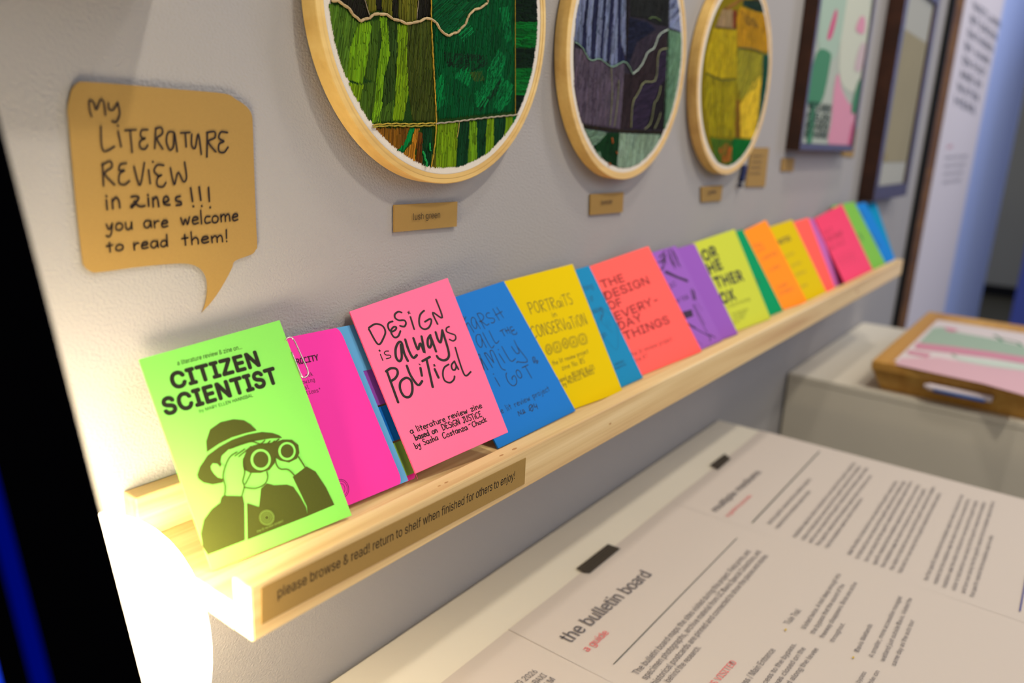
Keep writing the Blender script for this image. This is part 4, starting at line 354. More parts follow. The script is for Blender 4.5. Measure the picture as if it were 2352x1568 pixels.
"h1":[[[75,110,30],80,1,[[0.3452,1.4215],[0.3451,1.4184],[0.3471,1.4172],[0.361,1.4161],[0.3709,1.4087],[0.3726,1.4081],[0.3673,1.3985],[0.3631,1.3835],[0.3623,1.3727],[0.3583,1.3691],[0.353,1.3785],[0.3495,1.3878],[0.347,1.3962],[0.3454,1.4123]]],[[30,28,20],70,1,[[0.3526,1.4257],[0.3781,1.4297],[0.3825,1.4134],[0.3744,1.4107],[0.3676,1.4138],[0.3611,1.4184],[0.3525,1.4195]]],[[100,100,25],85,1,[[0.3781,1.4297],[0.3886,1.4313],[0.3885,1.4175],[0.3825,1.4146]]],[[30,28,20],88,1,[[0.3886,1.4313],[0.3939,1.4322],[0.3939,1.4186],[0.389,1.4177]]],[[100,100,25],88,1,[[0.3939,1.4322],[0.4043,1.4338],[0.4037,1.4164],[0.3945,1.4181]]],[[30,28,20],88,1,[[0.4043,1.4338],[0.4099,1.4347],[0.4099,1.4149],[0.404,1.4163]]],[[100,100,25],88,1,[[0.4099,1.4347],[0.4293,1.4377],[0.4282,1.4168],[0.4209,1.414],[0.4099,1.4141]]],[[30,28,20],85,1,[[0.4293,1.4377],[0.4432,1.4399],[0.4424,1.4212],[0.4286,1.4171]]],[[105,150,20],82,1,[[0.3726,1.4081],[0.3831,1.4106],[0.3842,1.4079],[0.3822,1.3911],[0.3773,1.3747],[0.3766,1.3692],[0.3623,1.3717],[0.3643,1.3893],[0.3673,1.3961]]],[[60,90,22],86,1,[[0.3834,1.4111],[0.3918,1.413],[0.3942,1.4091],[0.3931,1.4006],[0.3906,1.3902],[0.3881,1.3798],[0.388,1.3713],[0.3773,1.3739],[0.3798,1.3842],[0.384,1.4079]]],[[105,150,20],80,1,[[0.3926,1.4149],[0.3987,1.4156],[0.4015,1.4024],[0.4015,1.3909],[0.3958,1.3753],[0.3941,1.3613],[0.3853,1.3442],[0.3877,1.3609],[0.3891,1.3782],[0.3946,1.4],[0.3922,1.4089]]],[[45,70,22],85,1,[[0.3983,1.413],[0.4091,1.4144],[0.4091,1.3938],[0.4072,1.3744],[0.4058,1.361],[0.3941,1.3549],[0.3958,1.3718],[0.4017,1.3905]]],[[110,145,15],86,1,[[0.4088,1.412],[0.4192,1.4131],[0.4184,1.3947],[0.4187,1.3842],[0.4202,1.3664],[0.4149,1.347],[0.4042,1.3456],[0.4068,1.362],[0.4084,1.385]]],[[60,72,20],84,1,[[0.4188,1.4137],[0.4427,1.4196],[0.4482,1.3886],[0.4502,1.3478],[0.4252,1.3463],[0.4206,1.3664],[0.4178,1.3947]]],[[110,145,15],80,1,[[0.3594,1.3696],[0.3766,1.3692],[0.3713,1.3532],[0.366,1.3588]]],[[60,90,22],84,1,[[0.3767,1.3705],[0.3883,1.3726],[0.3869,1.3574],[0.3814,1.3436],[0.3717,1.3515]]],[[60,90,22],78,1,[[0.3941,1.3551],[0.4058,1.361],[0.4042,1.3456],[0.3853,1.3442]]],[[105,150,20],82,1,[[0.3867,1.36],[0.3941,1.3604],[0.3921,1.3444],[0.3841,1.3442]]],[[75,110,30],95,1,[[0.3717,1.3523],[0.3817,1.3441],[0.3816,1.3419],[0.3716,1.3455]]],[[0,75,35],40,1,[[0.4434,1.4434],[0.5077,1.4538],[0.5083,1.4416],[0.5052,1.4378],[0.4862,1.4295],[0.4804,1.4194],[0.4685,1.4126],[0.4568,1.4107],[0.4452,1.4195]]],[[0,75,35],85,1,[[0.4455,1.4191],[0.4568,1.4101],[0.4685,1.4119],[0.4804,1.4185],[0.4878,1.4291],[0.5081,1.4396],[0.5077,1.4538],[0.5423,1.4594],[0.5496,1.3592],[0.4531,1.3492],[0.4495,1.3794]]],[[8,30,14],30,1,[[0.4571,1.3986],[0.5083,1.4018],[0.5137,1.3944],[0.4879,1.3863],[0.4603,1.3887]]],[[0,115,55],50,1,[[0.5098,1.389],[0.5249,1.4085],[0.5357,1.4035],[0.5313,1.3898],[0.5182,1.3745],[0.5087,1.3605],[0.497,1.3599],[0.4949,1.371],[0.5081,1.3799]]],[[0,115,55],50,1,[[0.5297,1.3866],[0.5466,1.3816],[0.5434,1.3677],[0.5279,1.3574],[0.5189,1.361]]],[[0,115,55],60,1,[[0.4679,1.3808],[0.4814,1.3915],[0.4909,1.3894],[0.4883,1.3745],[0.4788,1.3778]]],[[0,115,55],75,1,[[0.4489,1.3775],[0.4574,1.3838],[0.461,1.3612],[0.4508,1.355]]],[[0,115,55],35,1,[[0.4714,1.416],[0.4864,1.4244],[0.493,1.4176],[0.4777,1.4073]]],[[45,70,22],55,1,[[0.4879,1.3863],[0.5039,1.3895],[0.5076,1.3819],[0.4946,1.3789]]],[[0,115,55],78,1,[[0.5231,1.4389],[0.535,1.4425],[0.542,1.4174],[0.5334,1.4124]]],[[8,30,14],50,1,[[0.4954,1.359],[0.5149,1.3722],[0.5184,1.3704],[0.5022,1.3563]]],[[8,30,14],55,1,[[0.5052,1.3635],[0.5297,1.3856],[0.5317,1.3816],[0.5104,1.3607]]],[[8,30,14],3,1,[[0.5427,1.4595],[0.5831,1.466],[0.5829,1.4356],[0.5446,1.4311]]],[[0,100,32],2,1,[[0.5446,1.4311],[0.5829,1.4356],[0.5828,1.4143],[0.546,1.4109]]],[[8,30,14],2,1,[[0.546,1.4109],[0.5828,1.4143],[0.5802,1.3975],[0.5471,1.3948]]],[[0,100,32],2,1,[[0.5471,1.3948],[0.5802,1.3975],[0.5743,1.3743],[0.5486,1.3733]]],[[8,30,14],2,1,[[0.5486,1.3733],[0.5743,1.3743],[0.5629,1.358],[0.5497,1.3573]]],[[120,80,18],86,1,[[0.381,1.3406],[0.4217,1.3427],[0.415,1.3281],[0.3977,1.3228],[0.3864,1.3328]]],[[0,120,55],70,1,[[0.4225,1.3427],[0.4266,1.3425],[0.4231,1.3334],[0.415,1.3247],[0.4101,1.3258],[0.4174,1.3342]]],[[165,112,28],80,1,[[0.4269,1.3421],[0.4321,1.3425],[0.427,1.3249],[0.4293,1.3096],[0.4161,1.3136],[0.4108,1.3193],[0.4188,1.3268],[0.4242,1.3315]]],[[95,55,12],86,1,[[0.4297,1.3401],[0.4355,1.3393],[0.4357,1.3093],[0.4286,1.3114]]],[[12,58,30],86,1,[[0.4352,1.3423],[0.4455,1.3434],[0.4473,1.3231],[0.4444,1.3082],[0.4342,1.3103],[0.4348,1.3221]]],[[12,58,30],40,1,[[0.4042,1.3248],[0.4107,1.3267],[0.4161,1.323],[0.4148,1.315],[0.4108,1.3183]]],[[100,100,25],88,1,[[0.4448,1.3241],[0.4502,1.3241],[0.4513,1.3081],[0.4448,1.3082]]],[[110,145,15],88,1,[[0.4492,1.3462],[0.4754,1.3482],[0.4749,1.3067],[0.4511,1.3057]]],[[12,58,30],88,1,[[0.4754,1.3482],[0.4897,1.3492],[0.4889,1.3096],[0.4748,1.3077]]],[[105,150,20],88,1,[[0.4897,1.3492],[0.4988,1.35],[0.5011,1.3128],[0.4946,1.3095],[0.4889,1.3106]]],[[12,58,30],88,1,[[0.4988,1.35],[0.512,1.3516],[0.5111,1.3178],[0.5011,1.3136]]],[[110,145,15],88,1,[[0.512,1.3516],[0.5214,1.3529],[0.5228,1.321],[0.5112,1.3167]]],[[12,58,30],88,1,[[0.5214,1.3529],[0.5374,1.3541],[0.5354,1.3277],[0.5228,1.322]]],[[110,145,15],86,1,[[0.5374,1.3546],[0.5474,1.3556],[0.5485,1.3397],[0.537,1.3318]]],[[0,100,32],80,1,[[0.5474,1.3561],[0.5629,1.3578],[0.553,1.342],[0.5484,1.3399]]],[[100,100,25],85,1,[[0.3527,1.4265],[0.391,1.4325],[0.3912,1.459],[0.3533,1.4516]]],[[75,110,30],80,1,[[0.391,1.4325],[0.4431,1.4408],[0.4423,1.4841],[0.3913,1.4731]]],[[45,70,22],85,1,[[0.3533,1.4516],[0.3912,1.459],[0.3914,1.4886],[0.3541,1.4797]]],[[0,75,35],20,1,[[0.4433,1.4443],[0.5426,1.4604],[0.5402,1.4957],[0.4428,1.4758]]],[[0,100,32],2,1,[[0.5426,1.4604],[0.5987,1.4696],[0.595,1.5069],[0.5402,1.4957]]],[[110,145,15],88,1,[[0.3913,1.4731],[0.4423,1.4841],[0.4416,1.5248],[0.3916,1.5113]]],[[0,115,55],60,1,[[0.4428,1.4758],[0.5489,1.4975],[0.5448,1.5526],[0.4419,1.5249]]]],
"h1c":[[[150,130,95],2.4,[[0.3493,1.419],[0.3567,1.419],[0.3632,1.4164],[0.3687,1.4124],[0.3732,1.4098],[0.379,1.4113],[0.3849,1.4145],[0.3932,1.4173],[0.403,1.4153],[0.4131,1.4141],[0.4222,1.4139],[0.4328,1.4179],[0.4424,1.4205],[0.4495,1.4169],[0.4568,1.411],[0.4641,1.4114],[0.4759,1.4165],[0.4833,1.424],[0.4862,1.43],[0.4954,1.4341],[0.5049,1.4382],[0.5079,1.4425],[0.5082,1.4539]]],[[150,120,30],1.3,[[0.4431,1.4434],[0.4428,1.4205],[0.4458,1.3884],[0.4498,1.3473],[0.4473,1.3241],[0.4443,1.3123]]],[[125,115,35],1.5,[[0.3823,1.3415],[0.4029,1.3432],[0.4228,1.3434],[0.4481,1.3449]]],[[140,120,35],1.5,[[0.3817,1.3428],[0.4029,1.3446],[0.4227,1.345],[0.4488,1.3465]]],[[130,122,105],1.6,[[0.4488,1.3461],[0.4735,1.3486],[0.5057,1.3523],[0.5316,1.3549],[0.5629,1.3578]]],[[130,110,20],0.8,[[0.5427,1.4595],[0.5501,1.3573]]],[[0,120,55],1.6,[[0.4432,1.3318],[0.4426,1.3279],[0.4441,1.3255]]],[[0,120,55],2.2,[[0.4354,1.3259],[0.4369,1.3221],[0.4391,1.3182],[0.4399,1.3139]]],[[120,110,90],0.8,[[0.4275,1.4176],[0.4293,1.4309]]],[[120,110,90],0.8,[[0.3825,1.4134],[0.378,1.4233]]],[[140,130,60],0.9,[[0.4767,1.3483],[0.4751,1.3383],[0.4739,1.3362]]]],
"h2":[[[112,122,152],86,1,[[0.6396,1.4676],[0.6539,1.4698],[0.6536,1.464],[0.6504,1.4345],[0.6508,1.4228],[0.6372,1.4262]]],[[35,38,68],86,1,[[0.6539,1.4698],[0.6591,1.4706],[0.6563,1.4499],[0.6598,1.4178],[0.6508,1.4228],[0.6507,1.4394]]],[[112,122,152],86,1,[[0.6591,1.4706],[0.6681,1.472],[0.6658,1.4462],[0.6681,1.4125],[0.6598,1.4178],[0.6565,1.4499]]],[[35,38,68],86,1,[[0.6681,1.472],[0.6769,1.4733],[0.6759,1.4475],[0.6762,1.4143],[0.6681,1.4125],[0.6674,1.4415]]],[[112,122,152],86,1,[[0.6769,1.4733],[0.685,1.4746],[0.6851,1.4487],[0.6845,1.4151],[0.6762,1.4143],[0.6761,1.4475]]],[[35,38,68],86,1,[[0.685,1.4746],[0.6902,1.4754],[0.6903,1.4494],[0.6899,1.4145],[0.6845,1.4151]]],[[112,122,152],86,1,[[0.6902,1.4754],[0.6975,1.4765],[0.6973,1.4452],[0.6976,1.4132],[0.6899,1.4145]]],[[35,38,68],86,1,[[0.6975,1.4765],[0.7049,1.4776],[0.7077,1.4413],[0.7041,1.4138],[0.6976,1.4132]]],[[112,122,152],86,1,[[0.7049,1.4776],[0.7113,1.4786],[0.7186,1.4215],[0.7199,1.4131],[0.7091,1.41],[0.7041,1.4138]]],[[35,38,68],86,1,[[0.7113,1.4786],[0.7178,1.4796],[0.7228,1.4378],[0.7366,1.4167],[0.7199,1.4131]]],[[112,122,152],86,1,[[0.7178,1.4796],[0.7266,1.481],[0.7356,1.4231],[0.7262,1.4308],[0.7204,1.4532]]],[[30,25,28],86,1,[[0.7266,1.481],[0.7345,1.4822],[0.7391,1.4235],[0.7352,1.4253]]],[[85,75,90],84,1,[[0.6394,1.4206],[0.651,1.4208],[0.6662,1.4118],[0.6845,1.4146],[0.7091,1.41],[0.7343,1.4165],[0.7359,1.3849],[0.7356,1.3496],[0.6572,1.3532],[0.6498,1.3643],[0.6428,1.3823],[0.6412,1.3962]]],[[62,52,68],84,1,[[0.6624,1.41],[0.6685,1.4095],[0.6626,1.3753],[0.6611,1.3544],[0.6569,1.3553],[0.6574,1.3852]]],[[62,52,68],84,1,[[0.6766,1.4113],[0.6828,1.4118],[0.6812,1.3763],[0.6822,1.353],[0.6756,1.3549],[0.6736,1.3863]]],[[62,52,68],84,1,[[0.6936,1.4107],[0.7004,1.4092],[0.6983,1.3773],[0.7042,1.3515],[0.6953,1.3523],[0.6933,1.3823]]],[[62,52,68],80,1,[[0.6482,1.3947],[0.6544,1.4092],[0.6594,1.4016],[0.6506,1.3746]]],[[32,34,32],84,1,[[0.7345,1.4822],[0.8233,1.4958],[0.8263,1.4621],[0.797,1.4608],[0.771,1.4629],[0.7399,1.461]]],[[22,25,45],15,1,[[0.7377,1.4602],[0.779,1.4607],[0.7978,1.4564],[0.7742,1.4458],[0.7581,1.4385],[0.7452,1.4153],[0.7374,1.419]]],[[45,38,50],60,1,[[0.7766,1.4461],[0.8248,1.4587],[0.791,1.4376],[0.7738,1.4201],[0.7526,1.4069],[0.7408,1.4128],[0.7582,1.438]]],[[42,32,35],70,1,[[0.8247,1.4568],[0.8282,1.4403],[0.8079,1.4325],[0.8053,1.4184],[0.8032,1.4019],[0.7802,1.3991],[0.7577,1.3772],[0.7596,1.3509],[0.7368,1.3496],[0.736,1.4063],[0.7528,1.406],[0.7784,1.4228],[0.794,1.4356]]],[[42,32,52],15,1,[[0.8068,1.4312],[0.8282,1.4403],[0.8325,1.4088],[0.82,1.3996],[0.8073,1.381],[0.7942,1.3512],[0.7596,1.3509],[0.7584,1.3772],[0.7779,1.3978],[0.8059,1.4019]]],[[30,25,28],80,1,[[0.8201,1.399],[0.8325,1.4088],[0.8375,1.3524],[0.7937,1.3512],[0.8061,1.3803]]],[[92,128,102],70,1,[[0.827,1.459],[0.8647,1.4597],[0.8744,1.4244],[0.8674,1.3929],[0.8468,1.352],[0.8366,1.3524],[0.8325,1.4088]]],[[128,152,132],75,1,[[0.8635,1.4234],[0.8744,1.4244],[0.8763,1.3935],[0.8611,1.3676],[0.8439,1.352],[0.851,1.3734]]],[[112,122,152],35,1,[[0.8235,1.4857],[0.8246,1.496],[0.8518,1.5002],[0.8659,1.4608],[0.8292,1.4616]]],[[35,38,68],35,1,[[0.8269,1.4725],[0.8519,1.4875],[0.8557,1.4834],[0.8281,1.467]]],[[35,38,68],35,1,[[0.8247,1.4825],[0.839,1.4937],[0.8453,1.4912],[0.8257,1.4781]]],[[35,28,12],2,1,[[0.6562,1.3527],[0.7368,1.3493],[0.8447,1.3507],[0.8455,1.3467],[0.7372,1.3466],[0.6577,1.3491]]],[[98,125,105],10,1,[[0.6588,1.3486],[0.71,1.3459],[0.6974,1.3371],[0.6812,1.3312],[0.6691,1.3398]]],[[12,50,20],80,1,[[0.7099,1.3461],[0.7353,1.3465],[0.7349,1.3033],[0.7057,1.309],[0.6993,1.3227],[0.681,1.3292],[0.6974,1.3371]]],[[98,125,105],60,1,[[0.6868,1.3265],[0.6999,1.3266],[0.7059,1.3109],[0.6865,1.3199]]],[[128,152,132],86,1,[[0.7362,1.3457],[0.8273,1.3466],[0.8291,1.3292],[0.7884,1.3107],[0.7614,1.3028],[0.7349,1.3033]]],[[70,110,85],80,1,[[0.8274,1.346],[0.8456,1.3464],[0.8301,1.3286]]],[[35,38,68],80,1,[[0.6395,1.4685],[0.7343,1.4832],[0.7256,1.5352],[0.6339,1.5163]]],[[92,128,102],80,1,[[0.735,1.4833],[0.8544,1.5018],[0.8412,1.559],[0.7262,1.5353]]],[[85,75,90],84,1,[[0.6449,1.5186],[0.8305,1.5568],[0.7963,1.5914],[0.6479,1.5553]]]],
"h2c":[[[150,165,155],1.4,[[0.7527,1.4066],[0.7651,1.4126],[0.7738,1.4201],[0.782,1.431],[0.7964,1.437],[0.8043,1.4504],[0.8256,1.4592]]],[[115,120,85],1.3,[[0.8283,1.4398],[0.81,1.4356],[0.8062,1.4277],[0.8054,1.4044],[0.7787,1.4001],[0.7693,1.3892],[0.7577,1.3772],[0.7582,1.352]]],[[115,120,85],1.1,[[0.82,1.3996],[0.8158,1.3862],[0.8075,1.3798],[0.8034,1.3593],[0.789,1.3511]]],[[115,120,85],1,[[0.8257,1.371],[0.8196,1.3599],[0.8128,1.3523]]],[[105,140,120],1.1,[[0.6373,1.4254],[0.6509,1.4223],[0.6662,1.4121],[0.6845,1.4151],[0.7091,1.4098],[0.7342,1.4171],[0.7527,1.4066]]],[[70,90,50],1.2,[[0.7783,1.4639],[0.7905,1.4672],[0.8066,1.4654]]],[[150,75,25],1.6,[[0.7193,1.3413],[0.7214,1.3352]]],[[150,75,25],1.6,[[0.7307,1.3273],[0.7336,1.3239]]],[[150,75,25],1.6,[[0.7173,1.3159],[0.7213,1.3125]]],[[110,115,80],0.9,[[0.7069,1.4098],[0.713,1.3835],[0.713,1.3529]]],[[110,115,80],0.9,[[0.7244,1.3984],[0.7252,1.3788],[0.7223,1.352]]],[[25,55,35],1.3,[[0.8263,1.4598],[0.8348,1.409],[0.8366,1.3524]]]],
"h3":[[[145,122,88],86,1,[[0.97,1.5005],[1.0024,1.5037],[1.0091,1.4818],[0.9538,1.4777]]],[[115,50,15],88,1,[[1.0024,1.5037],[1.0168,1.5058],[1.0194,1.4831],[1.0084,1.4817]]],[[120,85,30],35,1,[[0.97,1.5005],[1.0367,1.5259],[1.0556,1.5288],[0.9877,1.5011]]],[[10,38,28],30,1,[[1.0346,1.5203],[1.0931,1.5289],[1.1172,1.5165],[1.0817,1.5131],[1.0329,1.5134]]],[[172,128,14],86,1,[[1.0197,1.4941],[1.0259,1.511],[1.0821,1.512],[1.1223,1.5149],[1.154,1.4669],[1.0297,1.4625]]],[[84,62,15],60,1,[[1.0271,1.5072],[1.0854,1.5027],[1.101,1.4947],[1.0525,1.4901]]],[[172,152,12],86,1,[[0.9492,1.4755],[1.0211,1.4836],[1.0418,1.4242],[0.9863,1.419],[0.9396,1.4229],[0.9345,1.4399]]],[[132,126,26],60,1,[[1.0323,1.4603],[1.128,1.4628],[1.1347,1.432],[1.1158,1.4156],[1.0623,1.3975],[1.0437,1.4179]]],[[205,174,38],75,1,[[1.0626,1.3903],[1.1107,1.4302],[1.1314,1.4347],[1.1374,1.3863],[1.1352,1.3472],[1.0784,1.3474]]],[[132,126,26],80,1,[[1.083,1.4483],[1.0976,1.4555],[1.0661,1.4239],[1.0572,1.4261]]],[[152,140,8],86,1,[[0.9391,1.4222],[0.9867,1.4177],[1.0422,1.4228],[1.0578,1.3473],[0.9739,1.3468],[0.9464,1.3844],[0.9395,1.4105]]],[[115,82,12],86,1,[[1.0417,1.3964],[1.0603,1.3974],[1.0784,1.3474],[1.0551,1.347]]],[[20,70,50],86,1,[[1.1267,1.4627],[1.1546,1.4654],[1.161,1.4108],[1.1479,1.3633],[1.1353,1.3469],[1.1374,1.3863],[1.1347,1.432]]],[[62,92,12],70,1,[[0.9734,1.346],[1.0514,1.3445],[1.0504,1.308],[1.018,1.3083],[0.9913,1.3232]]],[[160,75,20],60,1,[[1.0037,1.3319],[1.0352,1.3425],[1.0518,1.3338],[1.0553,1.3158],[1.0248,1.3115]]],[[0,98,32],84,1,[[1.0518,1.3469],[1.1367,1.3457],[1.1175,1.3203],[1.0799,1.3031],[1.0464,1.3053]]],[[84,62,15],84,1,[[1.0561,1.5275],[1.1249,1.5379],[1.1374,1.5167],[1.0859,1.5251]]],[[172,128,14],80,1,[[0.965,1.5176],[1.0358,1.5285],[1.0141,1.5946],[0.9467,1.5807]]],[[62,92,12],80,1,[[1.0358,1.5285],[1.1362,1.5439],[1.1091,1.6142],[1.0141,1.5946]]]],
"h3c":[[[30,60,25],1,[[0.9398,1.4223],[0.9865,1.4182],[1.0345,1.4222]]],[[20,70,50],1.2,[[1.0321,1.461],[1.0814,1.4654],[1.1277,1.4635]]],[[70,50,15],1.2,[[0.9539,1.4773],[0.9761,1.4794],[1.0194,1.4831]]],[[90,85,15],0.8,[[0.9942,1.4171],[1.0105,1.3478]]],[[90,85,15],0.8,[[0.9648,1.419],[0.9919,1.3475]]]],
"tray_art":[["P",[[1.8982,0.807],[1.9227,0.7928],[1.8916,0.759],[1.8863,0.6948],[1.8572,0.6255],[1.7189,0.6161],[1.7012,0.6759],[1.7093,0.741],[1.695,0.7855],[1.7308,0.8053],[1.8074,0.8055]],1,1],["P",[[1.9268,0.7889],[1.9288,0.7684],[1.9106,0.7586],[1.8824,0.7678],[1.8962,0.7815]],0,2],["P",[[1.7191,0.8089],[1.7382,0.7584],[1.7543,0.6813],[1.7582,0.6188],[1.6998,0.6148],[1.698,0.6755],[1.678,0.7496],[1.662,0.8029]],0,2],["P",[[1.6399,0.8097],[1.6425,0.7703],[1.6073,0.7698],[1.6065,0.8062]],0,2],["P",[[1.5619,0.8082],[1.6228,0.7543],[1.6222,0.6798],[1.6391,0.6107],[1.4653,0.5988],[1.4912,0.6654],[1.4984,0.7353],[1.5083,0.808]],2,1],["P",[[1.6552,0.736],[1.6998,0.6148],[1.645,0.6111],[1.627,0.6683],[1.6315,0.7177]],3,2],["S",[[1.8024,0.8018],[1.7742,0.7873],[1.7413,0.7711]],6.36,4],["S",[[1.6701,0.7356],[1.6517,0.7254],[1.6409,0.7151]],5.82,4],["S",[[1.9261,0.6905],[1.8885,0.6758],[1.8254,0.6647],[1.7944,0.6491],[1.8303,0.6365],[1.8813,0.6417],[1.8947,0.6615],[1.8989,0.6741]],7.3,5],["S",[[1.8588,0.6558],[1.8437,0.6466]],6.98,5]],
"poster":[["B","WETLAND",[2.8839,1.7661],[0.6995,0.0299],[-0.0338,0.0201],0.0,0],["B","STORIES",[2.8819,1.7269],[0.6681,0.0221],[-0.0336,0.0207],0.0,0],["B","GATHERED",[2.8799,1.6875],[0.6369,0.0149],[-0.0335,0.0212],0.0,0],["B","BY HAND",[2.8779,1.6477],[0.6061,0.0085],[-0.0333,0.0217],0.0,0],["B","ON FOOT",[2.8758,1.6077],[0.5757,0.0028],[-0.0331,0.0222],0.0,0],["B","AND BY",[2.8738,1.5673],[0.5455,-0.0022],[-0.0329,0.0227],0.0,0],["B","WATER",[2.8717,1.5267],[0.5156,-0.0065],[-0.0327,0.0232],0.0,0],["B","HERE",[2.8696,1.4857],[0.4861,-0.01],[-0.0325,0.0237],0.0,0],["I","about",[2.8791,1.3475],[0.0999,0.0065],[-0.0148,0.0123],0.0,1],["I","notes on the exhibit",[2.883,1.3145],[0.4918,0.0054],[-0.015,0.0118],0.0,0],["I","notes on the exhibit",[2.8963,1.2881],[0.4609,0.0033],[-0.015,0.0119],0.0,0],["I","notes on the exhibit",[2.9098,1.2614],[0.4299,0.0016],[-0.015,0.0121],0.0,0],["I","notes on the exhibit",[2.9235,1.2342],[0.3988,0.0005],[-0.0151,0.0123],0.0,0]]}

# ---------------------------------------------------------------- the room
def structure(o): o['kind'] = 'structure'; return o
XE = 5.12
mb = MB(); mb.box((-2.5, 0, 0), (XE, .12, 2.9)); structure(mb.obj('wall_back', WALL))
mb = MB(); mb.box((-2.5, -4, -.05), (9.2, 4, 0)); structure(mb.obj('floor', mat('floor_vinyl', (86, 82, 66), .45, .4, None, ((6, 6, 6), 3, .15))))
mb = MB(); mb.box((8.72, -4, .1), (8.84, 4, 2.9)); structure(mb.obj('wall_far', mat('far_wall', (176, 174, 158), .9, .1, (60, .1, .001))))
mb = MB(); mb.box((8.68, -4, 0), (8.78, 4, .1)); structure(mb.obj('baseboard_far', mat('black_base', (12, 12, 12), .5)))
mb = MB(); mb.box((3.56, -.004, .0), (XE, -.0005, 2.88)); structure(mb.obj('wall_end_bluelit', mat('painted_blue_light', (160, 178, 226), .55, .4)))  # thin layer over the wall end; bluish daylight is put into its colour
mb = MB(); mb.box((5.16, -1.5, 0), (5.20, -.163, 2.1))
tag(mb.obj('partition_screen', mat('blue_fabric', (84, 98, 180), .9, .1, (800, .3, .0005)), bevel=.003, origin=(5.18, -.8, 0)), 'blue fabric partition screen standing past the end of the wall', 'partition')

mb = MB(); mb.box((-.35, -.065, 1.43), (.247, -.0005, 2.0)); structure(mb.obj('unseen_shadow_caster', mat('shadow_caster_paint', (190, 188, 182), .7)))  # unseen box added above the view to throw the upper-left wall shadow
# ---------------------------------------------------------------- plinths
WHITE = mat('plinth_paint', (214, 208, 193), .6, .2, (40, .05, .0005), ((8, 8, 8), 2, .03))
for nm, x0, x1, lb in (('a', -.30, 1.154, 'long white plinth under the wooden ledge with paper sheets taped on top'), ('b', 1.511, 2.113, 'white plinth by the dark framed board with a wooden tray on it')):
    t = thing('plinth', lb, 'plinth', ((x0+x1)/2, -.25, 0))
    mb = MB(); mb.box((x0, -.62, .0), (x1, -.004, .886)); mb.obj('body', WHITE, t, bevel=.0015)
    mb = MB(); mb.box((x0-.0008, -.621, .8865), (x1+.0008, -.0035, .9)); mb.obj('top_panel', WHITE, t, bevel=.0015)

# ---------------------------------------------------------------- ledge
LX0, LX1 = .4554*.43, 1.80
yl, yi, zb0, zb1, zl = -.293*.43, -.256*.43, 1.342-.605*.43, 1.342-.5655*.43, 1.342-.530*.43
t = thing('ledge_shelf', 'long pine picture ledge holding the row of booklets', 'shelf', ((LX0+LX1)/2, 0, zb0))
mb = MB(); mb.box((LX0, yl, zb0), (LX1, yi, zl)); mb.obj('front_lip', PINE, t, bevel=.0012)
mb = MB(); mb.box((LX0, yi+.0001, zb0), (LX1, -.0335*.43-.0001, zb1)); mb.obj('bottom_board', PINE, t, bevel=.0006, origin=(.5, .03, .2))
mb = MB(); mb.box((LX0, -.0335*.43, zb0), (LX1, -.0003, 1.342-.502*.43)); mb.obj('back_board', PINE, t, bevel=.0012, origin=(-.7, .07, .6))
KNOT = mat('knot', (178, 132, 80), .5, .3, None, ((500, 500, 500), 2, .3))
for x, z, r in ((.412, 0, .0022), (.428, 0, .0028), (.345, 0, .0015), (.352, 0, .0018), (1.42, 1, .006), (.56, 1, .002)):
    q = xz(yl-.00008) if z else xy(zl+.00008)
    mb = MB(); cy = (zb0+zl)/2 if z else 1+(yl+yi)/2-.001
    flat(q, [(x+r*1.1*math.cos(a), cy+r*.4*math.sin(a)) for a in [2*math.pi*k/14 for k in range(14)]], .0, mb); mb.obj('knot', KNOT, t)
S = DATA['strip']; y0 = yl-.0006
strip = thing('shelf_label', 'long kraft paper strip asking visitors to browse and read, stuck on the ledge front', 'label', (.5, y0, 1.1))
mb = MB(); pts = [(S[0][0], S[0][1]), (S[1][0], S[1][1]), (S[2][0], S[2][1]), (S[3][0], S[3][1])]
flat(xz(y0), pts, 0, mb, 0, .0004); ps = mb.obj('paper_strip', KRAFT, strip); write(xz(y0), DATA['strip_t'], 'printed_text', {0: INK}, ps, .0001)

# ---------------------------------------------------------------- booklets on the ledge
PI_ = {0: INK, 1: mat('teal_ink', (20, 84, 120), .7), 2: mat('red_ink', (140, 34, 30), .7), 3: mat('soft_ink', (150, 60, 52), .7), 4: mat('dark_violet_ink', (44, 20, 50), .7), 5: mat('brown_ink', (176, 84, 30), .7), 6: mat('plum_ink', (90, 14, 60), .7), 7: mat('toner', (28, 28, 10), .8), 8: mat('toner_grey', (70, 76, 26), .85, .15, None, ((2500, 2500, 2500), 2, .22)), 9: None, 10: mat('green_on_toner', (120, 150, 60), .8)}
PI_['lime'] = mat('olive_ink', (120, 126, 20), .7)
CO = dict(green=(130, 214, 92), magenta=(236, 58, 162), pink=(250, 110, 152), blue=(34, 116, 196), yellow=(216, 186, 0), teal=(30, 130, 178), salmon=(255, 98, 92), purple=(146, 92, 182), violet_plain=(142, 86, 178), lime=(190, 198, 62), forest=(0, 142, 88), orange=(250, 140, 32), mustard=(206, 178, 0), coral=(255, 92, 82), lilac=(186, 96, 168), rose=(228, 68, 106), leaf=(118, 178, 70), cobalt=(24, 120, 198), cyan=(0, 132, 176))
